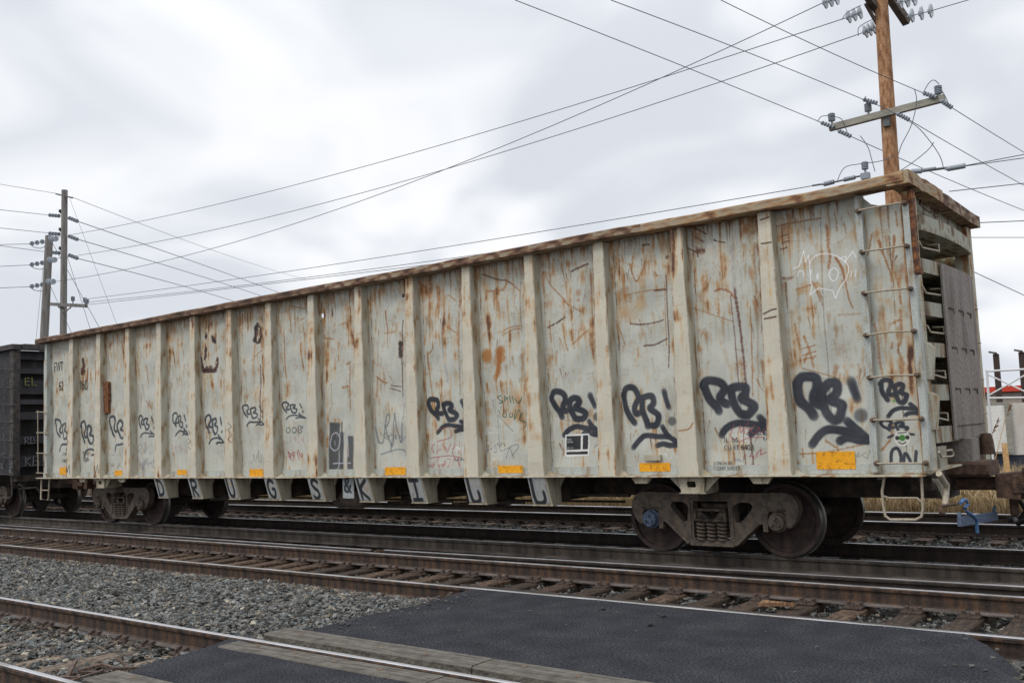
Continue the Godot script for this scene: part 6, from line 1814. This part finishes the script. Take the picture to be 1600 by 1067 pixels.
	wire([1421, 187, d2], [1640, 310, 30], [1532, 252], "line falling from the grey crossarm's middle to the right", 0.0105, null, g3)
	wire([1488, 168, d2], [1640, 261, 30], [1560, 213], "line falling from the grey crossarm's far end to the right", 0.0105, null, g3)
	var g4 := "lines leaving the brown pole to the right"
	wire([1508, 259, d2], [1650, 232, d2 + 2], [], "upper of the twin lines strung behind the gondola's corner", 0.012, null, g4)
	wire([1440, 269, d2], [1650, 240, d2 + 2], [], "lower of the twin lines strung behind the gondola's corner", 0.012, null, g4)
	wire([1484, 299, d2], [1650, 281, d2 + 2], [], "short line starting beside the rusty end chord's top corner", 0.012, null, g4)
	wire([1480, 350, d2], [1650, 343, d2 + 2], [], "level dark line at the height of the broken end chord", 0.012, null, g4)
	wire([1480, 371, d2], [1650, 371, d2 + 2], [], "level thin line just below the broken end chord", 0.009, null, g4)
	wire([1480, 405, d2], [1650, 484, d2 + 6], [], "line slanting down behind the gondola's end plate", 0.011, null, g4)
	wire([1462, 15, d2], [1650, -40, d2 + 1], [], "line leaving the bell insulators at the brown pole's upper arm", 0.011, null, g4)
	for q in [[1488, 300], [1500, 302], [1530, 253], [1520, 256]]:
		pass
	var g5 := "lines of the taller grey pole"
	wire([86, 302, 46], [-60, 278, 40], [], "faint line reaching the taller grey pole's tip", 0.012, M.wire_thin, g5)
	wire([112, 308, 46], [480, 437, 95], [300, 380], "faint line falling from the taller grey pole's tip", 0.015, M.wire_thin, g5)
	wire([75, 336, 46], [-60, 321, 40], [], "line reaching the taller grey pole's upper insulators", 0.014, null, g5)
	wire([75, 364, 46], [-60, 350, 40], [], "line reaching the taller grey pole's middle insulators", 0.014, null, g5)
	wire([75, 394, 46], [-60, 376, 40], [], "line reaching the taller grey pole's lower insulators", 0.014, null, g5)
	wire([121, 346, 46], [500, 482, 95], [310, 412], "line falling from the taller grey pole's upper insulators", 0.022, null, g5)
	wire([121, 374, 46], [480, 488, 95], [290, 425], "line falling from the taller grey pole's middle insulators", 0.022, null, g5)
	wire([121, 404, 46], [440, 497, 95], [260, 440], "line falling from the taller grey pole's lower insulators", 0.022, null, g5)
	var g6 := "lines of the stout grey pole"
	wire([45, 381, 44], [-60, 384, 40], [], "line reaching the stout grey pole's top insulators", 0.014, null, g6)
	wire([45, 414, 44], [-60, 419, 40], [], "line reaching the stout grey pole's middle insulators", 0.014, null, g6)
	wire([45, 448, 44], [-60, 452, 40], [], "line reaching the stout grey pole's bottom insulators", 0.014, null, g6)
	var g7 := "guy wires of the grey poles"
	wire([80, 378, 44], [170, 540, 40], [], "guy wire slanting down from the stout grey pole's top", 0.014, null, g7)
	wire([77, 445, 44], [122, 545, 42], [], "guy wire slanting down from the stout grey pole's lower insulators", 0.012, null, g7)
	wire([66, 420, 44], [54, 545, 43], [], "near-vertical guy wire left of the stout grey pole", 0.01, M.wire_thin, g7)
	wire([104, 400, 46], [150, 545, 42], [], "guy wire slanting down from the taller grey pole's lower insulators", 0.012, null, g7)
	wire([108, 310, 46], [196, 545, 42], [], "faint long guy wire from the taller grey pole's tip", 0.010, M.wire_thin, g7)

# ---------------------------------------------------------------- beyond the tracks
func blade_mesh(seed_: int, count: int, h: float, spread: float) -> ArrayMesh:
	var r := RandomNumberGenerator.new()
	r.seed = seed_
	var mb := MB.new()
	for i in count:
		var a := r.randf() * TAU
		var o := Vector3(cos(a), 0, sin(a)) * r.randf() * spread
		var lean := Vector3(cos(a + r.randf_range(-1, 1)), 0, sin(a)) * r.randf_range(0.1, 0.6) * h
		var hh := h * r.randf_range(0.5, 1.1)
		var w := Vector3(-sin(a), 0, cos(a)) * 0.008
		var mid := o + lean * 0.4 + Vector3(0, hh * 0.65, 0)
		var tip := o + lean + Vector3(0, hh * r.randf_range(0.75, 1.0), 0)
		mb.quad(o - w, o + w, mid + w * 0.7, mid - w * 0.7)
		mb.tri(mid - w * 0.7, mid + w * 0.7, tip)
	return mb.commit()
func build_background() -> void:
	var gm := StandardMaterial3D.new()
	gm.vertex_color_use_as_albedo = true
	gm.roughness = 0.9
	gm.cull_mode = BaseMaterial3D.CULL_DISABLED
	var holder := Node3D.new()
	holder.name = "dry_grass"
	add_child(holder)
	holder.position = Vector3(8, -0.3, -9)
	meta(holder, "pale dry grass growing beyond the farthest track", "grass", "", "stuff")
	for v in 3:
		var mm := MultiMesh.new()
		mm.transform_format = MultiMesh.TRANSFORM_3D
		mm.use_colors = true
		mm.mesh = blade_mesh(800 + v, 14, 0.55, 0.12)
		mm.instance_count = 4200
		for i in 4200:
			var z := -6.3 - pow(rng.randf(), 1.4) * 9.0
			var x := rnd(-14.0, 24.0)
			var s := rnd(0.6, 1.4)
			mm.set_instance_transform(i, Transform3D(Basis(Vector3.UP, rnd(0, TAU)).scaled(Vector3(s, s, s)), Vector3(x, -0.31, z) - holder.position))
			var g := rnd(0.75, 1.2)
			mm.set_instance_color(i, Color(0.36 * g, 0.27 * g, 0.15 * g))
		var o := MultiMeshInstance3D.new()
		o.name = "grass_blades"
		o.multimesh = mm
		o.material_override = gm
		holder.add_child(o, true)
		o.set_meta("kind", "stuff")
	# tall reeds with seed heads, before the white trailer
	for q in [[1548, 730, 1572, 652, "tall dry reed with a brown seed head, bowing before the trailer"], [1542, 722, 1552, 676, "shorter dry reed with a brown seed head beside the gondola's end"]]:
		var z := -8.2
		var b := uz(q[0], q[1], z); var t := uz(q[2], q[3], z)
		b = Vector3(b.x - 0.1, -0.3, z)
		var r := thing("reed", b, q[4], "reed", "dry reeds")
		var m := MB.new()
		m.tube([b, b.lerp(t, 0.4) + Vector3(-0.05, 0.05, 0), t], 0.012, 5, 0.006)
		part("stalk", m, M.stake, r)
		var hm := MB.new()
		for k in 14:
			var u := rng.randf()
			var c := t + Vector3(0.10 * u, 0.22 * u, rnd(-0.03, 0.03))
			hm.tube([c, c + Vector3(rnd(0.02, 0.08), rnd(0.02, 0.10), rnd(-0.03, 0.03))], 0.012, 4, 0.003)
		part("seed_head", hm, M.debris, r)
	for q in [[1570, 692, 1575, 733, -8.8, "bare pale wooden stake standing before the trailer"], [1538, 720, 1541, 740, -8.0, "pale wooden stake half hidden behind the coupler"]]:
		var t := uz(q[0], q[1], q[4]); var b := uz(q[2], q[3], q[4])
		b = t + (b - t) * ((t.y + 0.3) / (t.y - b.y))
		var m := MB.new()
		m.bar(b, t, 0.04, 0.10)
		var o := part("wooden_stake", m, M.stake)
		meta(o, q[5], "stake", "wooden stakes")
	# white box trailer
	var d := 33.0
	var t0 := ud(1500, 628, d); 
	var c0 := uy(1585, 727, -0.3)
	var tr := thing("box_trailer", Vector3(c0.x, -0.3, c0.z), "white box trailer with a dark blue skirt behind the reeds", "trailer")
	var bs := Basis(Vector3.UP, 0.25)
	var scale := depth_of(c0) / FOCAL
	var hgt := 99.0 * scale
	var fr := func(x: float, y: float, z: float) -> Vector3: return tr.position + bs * Vector3(x, y, z)
	var bm := MB.new()
	bm.box(fr.call(-1.3, hgt * 0.60, -1.2), Vector3(2.45, hgt * 0.76, 2.4), bs)
	part("box", bm, M.white_box, tr)
	var bm2 := MB.new()
	bm2.box(fr.call(1.65, hgt * 0.57, -1.25), Vector3(3.3, hgt * 0.82, 2.3), bs)
	part("box", bm2, M.trailer_side, tr)
	var fm := MB.new()
	fm.box(fr.call(-0.05, hgt * 0.58, 0.03), Vector3(0.18, hgt * 0.82, 0.06), bs)
	fm.box(fr.call(-1.3, hgt * 0.985, -0.02), Vector3(2.6, 0.06, 0.1), bs)
	fm.box(fr.call(-1.3, hgt * 0.20, 0.02), Vector3(2.5, 0.05, 0.08), bs)
	part("corner_trim", fm, M.arm, tr)
	var sk := MB.new()
	sk.box(fr.call(0.6, hgt * 0.085, -1.25), Vector3(5.4, hgt * 0.17, 2.2), bs)
	part("skirt", sk, M.blue_dark, tr)
	# white pipe frame with crossed braces
	var zf := -14.0
	var fp := uz(1545, 625, zf)
	var gate := thing("pipe_frame", Vector3(fp.x, -0.3, zf), "white pipe frame with crossed braces above the trailer", "frame")
	for q in [[1542, 580, 1700, 572], [1546, 622, 1700, 620]]:
		var m := MB.new()
		m.tube([uz(q[0], q[1], zf), uz(q[2], q[3], zf)], 0.03, 6)
		part("rail", m, M.white_pipe, gate)
	for q in [[1544, 585, 1612, 616], [1547, 617, 1610, 582], [1612, 616, 1680, 578], [1610, 582, 1680, 616]]:
		var m := MB.new()
		m.tube([uz(q[0], q[1], zf), uz(q[2], q[3], zf)], 0.022, 6)
		part("brace", m, M.white_pipe, gate)
	for q in [[1542.5, 578, 1546, 626], [1611, 576, 1613, 622]]:
		var m := MB.new()
		var a := uz(q[0], q[1], zf); var b := uz(q[2], q[3], zf)
		m.tube([a, b, b + (b - a) * ((b.y + 0.3) / (a.y - b.y))], 0.032, 6)
		part("upright", m, M.white_pipe, gate)
	# dark hooked posts
	for q in [[1557, 553, 1563, 627, "dark hooked steel post left of the crossed braces"], [1597, 550, 1603, 627, "dark hooked steel post at the crossing of the braces"]]:
		var zp := -42.0
		var a := uz(q[0], q[1], zp); var b := uz(q[2], q[3], zp)
		var ft := b + (b - a) * ((b.y + 0.3) / (a.y - b.y))
		var po := thing("steel_post", ft, q[4], "post", "dark hooked posts")
		var m := MB.new()
		m.bar(ft, a, 0.22, 0.26)
		part("shaft", m, M.post_dark, po)
		var m2 := MB.new()
		m2.bar(a + Vector3(0.08, 0.02, 0.16), a + Vector3(-0.30, 0.12, 0.16), 0.10, 0.09)
		part("hook", m2, M.post_dark, po)
	# low building with a red fascia
	var zc := -60.0
	var b0 := uz(1500, 610, zc); var b1 := uz(1800, 588, zc)
	var bd := thing("low_building", Vector3((b0.x + b1.x) / 2, -0.3, zc - 4), "low tan building with a bright red roof edge beyond the posts", "building")
	var wm := MB.new()
	wm.span(b0.x, b1.x + 10, -0.3, uz(1560, 614, zc).y, zc - 8, zc)
	part("wall", wm, M.wall_tan, bd)
	var rm := MB.new()
	rm.span(b0.x - 0.3, b1.x + 10.3, uz(1560, 613, zc).y + 0.01, uz(1560, 604, zc).y, zc - 8.4, zc + 0.4)
	part("roof_edge", rm, M.red_trim, bd)

func build_debris() -> void:
	for q in [[943, 953, "largest black tar clod on the fresh asphalt"], [1037, 964, "small black tar clod on the asphalt, nearer the second track's rail"], [1017, 977, "small black tar clod in the middle of the asphalt"]]:
		var o := part("tar_clod", stone_mesh(90 + q[0]), M.hose)
		o.position = uy(q[0], q[1], 0.0) + Vector3(0, 0.008, 0)
		o.scale = Vector3(0.035, 0.02, 0.03)
		meta(o, q[2], "tar clod", "tar clods on the asphalt")
	# splintered wood beside the crossing, a loose slab, a stick and a chip
	var spl := thing("splintered_wood", Vector3(13.6, -0.2, 8.2), "heap of splintered brown tie wood beside the asphalt edge", "wood debris")
	for i in 16:
		var m := MB.new()
		var a := Vector3(rnd(13.15, 13.95), -0.165 + rnd(-0.02, 0.025), rnd(7.75, 8.45))
		var d := Vector3(rnd(-0.12, 0.12), rnd(-0.02, 0.03), rnd(-0.3, 0.3)).normalized() * rnd(0.08, 0.22)
		m.bar(a - d, a + d, rnd(0.02, 0.06), rnd(0.012, 0.03))
		part("splinter", m, M.splinter, spl)
	for q in [[1215, 946, 0.36, 0.16, "split slab of pale wood lying between the rails of the second track"], [78, 895, 0.55, 0.05, "brown stick lying on the grey ballast"], [1565, 836, 0.5, 0.12, "frayed pale wood lying on the ties of the far track"], [195, 948, 0.4, 0.025, "thin twig on the ballast near the nearest rail"]]:
		var c := uy(q[0], q[1], -0.17)
		var m := MB.new()
		var ang := rnd(-0.6, 0.6) if q[0] != 78 else 1.0
		var dx: Vector3 = Vector3(cos(ang), 0, -sin(ang)) * q[2] / 2
		var cw: Vector3 = Vector3(sin(ang), 0, cos(ang)) * q[3] / 2
		m.hexa([c - dx + cw, c + dx * 0.9 + cw * 0.5, c + dx - cw * 0.6, c - dx * 0.8 - cw, c - dx + cw + Vector3(0, 0.03, 0), c + dx * 0.9 + cw * 0.5 + Vector3(0, 0.045, 0), c + dx - cw * 0.6 + Vector3(0, 0.02, 0), c - dx * 0.8 - cw + Vector3(0, 0.04, 0)])
		var o := part("wood_scrap", m, M.debris if q[0] != 1565 else M.stake)
		meta(o, q[4], "wood debris", "loose wood scraps")

func make_sky() -> Image:
	var w := 1024; var h := 512
	var n1 := noise(21, 1.15, 5); var n2 := noise(22, 0.55, 3); var n3 := noise(23, 3.2, 4)
	var img := Image.create(w, h, false, Image.FORMAT_RGBF)
	for y in h:
		var el := (0.5 - (y + 0.5) / h) * PI
		var sy := sin(el); var cy := cos(el)
		for x in w:
			if sy < -0.1:
				img.set_pixel(x, y, Color(0.30, 0.30, 0.31))
				continue
			var az := (x + 0.5) / w * TAU
			# clouds on a flat layer overhead: look up where the ray meets it
			var k := 1.0 / (maxf(sy, 0.0) + 0.22)
			var p := Vector2(cos(az) * cy, sin(az) * cy) * k
			var q := p + Vector2(n2.get_noise_2d(p.x, p.y), n2.get_noise_2d(p.x + 40, p.y)) * 0.5
			var v := n1.get_noise_2d(q.x, q.y * 1.0) * 0.75 + n2.get_noise_2d(q.x * 1.3 + 9, q.y * 1.3) * 0.6 + n3.get_noise_2d(q.x, q.y) * 0.2
			v = smoothstep(-0.42, 0.42, v)
			var lum := lerpf(SKY_DARK, SKY_LIGHT, v) * (1.0 + SKY_ZENITH * smoothstep(0.3, 1.0, sy))
			var t := 1.0 - v
			img.set_pixel(x, y, Color(lum * (0.98 - 0.06 * t), lum * (0.993 - 0.025 * t), lum * (1.02 + 0.035 * t)))
	return img
const SKY_DARK := 0.77
const SKY_LIGHT := 1.02
const SKY_ZENITH := 0.5

func _ready() -> void:
	rng.seed = 20240
	var cam := Camera3D.new()
	cam.name = "camera"
	cam.keep_aspect = Camera3D.KEEP_HEIGHT
	cam.fov = rad_to_deg(2.0 * atan(533.5 / FOCAL))
	cam.near = 0.1
	cam.far = 2500.0
	add_child(cam)
	cam.transform = Transform3D(cam_basis, CAM_POS)
	cam.current = true
	var env := Environment.new()
	env.background_mode = Environment.BG_SKY
	var sky := Sky.new()
	var pm := PanoramaSkyMaterial.new()
	pm.panorama = ImageTexture.create_from_image(make_sky())
	sky.sky_material = pm
	env.sky = sky
	env.tonemap_mode = Environment.TONE_MAPPER_LINEAR
	env.tonemap_exposure = 1.0
	env.sdfgi_enabled = true
	env.ssao_enabled = true
	env.ssil_enabled = true
	var we := WorldEnvironment.new()
	we.name = "environment"
	we.environment = env
	add_child(we)
	var sun := DirectionalLight3D.new()
	sun.name = "sun"
	sun.light_energy = 0.4
	sun.light_color = Color(1.0, 0.97, 0.93)
	sun.light_angular_distance = 20.0
	sun.shadow_enabled = true
	add_child(sun)
	sun.look_at_from_position(Vector3.ZERO, Vector3(0.25, -1.0, -0.75), Vector3.UP)
	make_materials()
	# setting
	build_ground()
	make_tie_parts()
	var tops := [M.rail_top, M.rail_top_dull]
	build_track("nearest railway track, brown rails running into the asphalt crossing", [[7.09, 7.09], [8.69, 8.69]], -90.0, 32.0, [4.05, 14.6], M.rail_top, M.rail, "tie", true)
	var tb := build_track("second railway track with oily brown ties and a doubled far rail", [[2.28, 2.50], [4.13, 4.22]], -60.0, 34.0, [-6.0, 21.5], M.rail_top, M.rail, "oiltie", true)
	part("rail", rail_mesh(1.35, -60.0, 10.55, 2.20, M.rail_top, M.rail_dark), null, tb, "shiny switch rail tapering beside the far rail")
	part("rail", rail_mesh(2.12, 10.75, 34.0, 1.50, M.rail_top, M.rail_dark), null, tb, "second rail close behind the far rail")
	part("guard_rail", rail_mesh(4.02, 13.95, 19.45, 4.12, M.rail_dark, M.rail_dark, -0.012), null, tb)
	build_track("third railway track, the one carrying the grey gondola", [[0.76, 0.76, M.rail_grey], [-0.72, -0.72]], -120.0, 50.0, [-8.0, 22.0], M.rail_top, M.rail_dark, "oiltie", false, -0.215)
	build_track("farthest railway track, running behind the gondola", [[-3.46, -3.46], [-4.95, -4.95]], -120.0, 50.0, [-14.0, 23.0], M.rail_top, M.rail_dark, "oiltie", true)
	build_ballast()
	build_gondola()
	build_black_car()
	var nc := thing("next_car_coupler", Vector3(19.8, 0.86, 0), "brown coupler of the next car, locked to the gondola's coupler", "coupler")
	coupler("coupler_head", nc, 20.2, 19.22, -1.0)
	var nh := MB.new()
	nh.tube([Vector3(19.6, 0.75, 0.25), Vector3(19.3, 0.55, 0.28), Vector3(19.05, 0.42, 0.2), Vector3(18.95, 0.42, -0.2)], 0.028, 8)
	part("air_hose", nh, M.hose, nc)
	build_poles()
	build_background()
	build_debris()
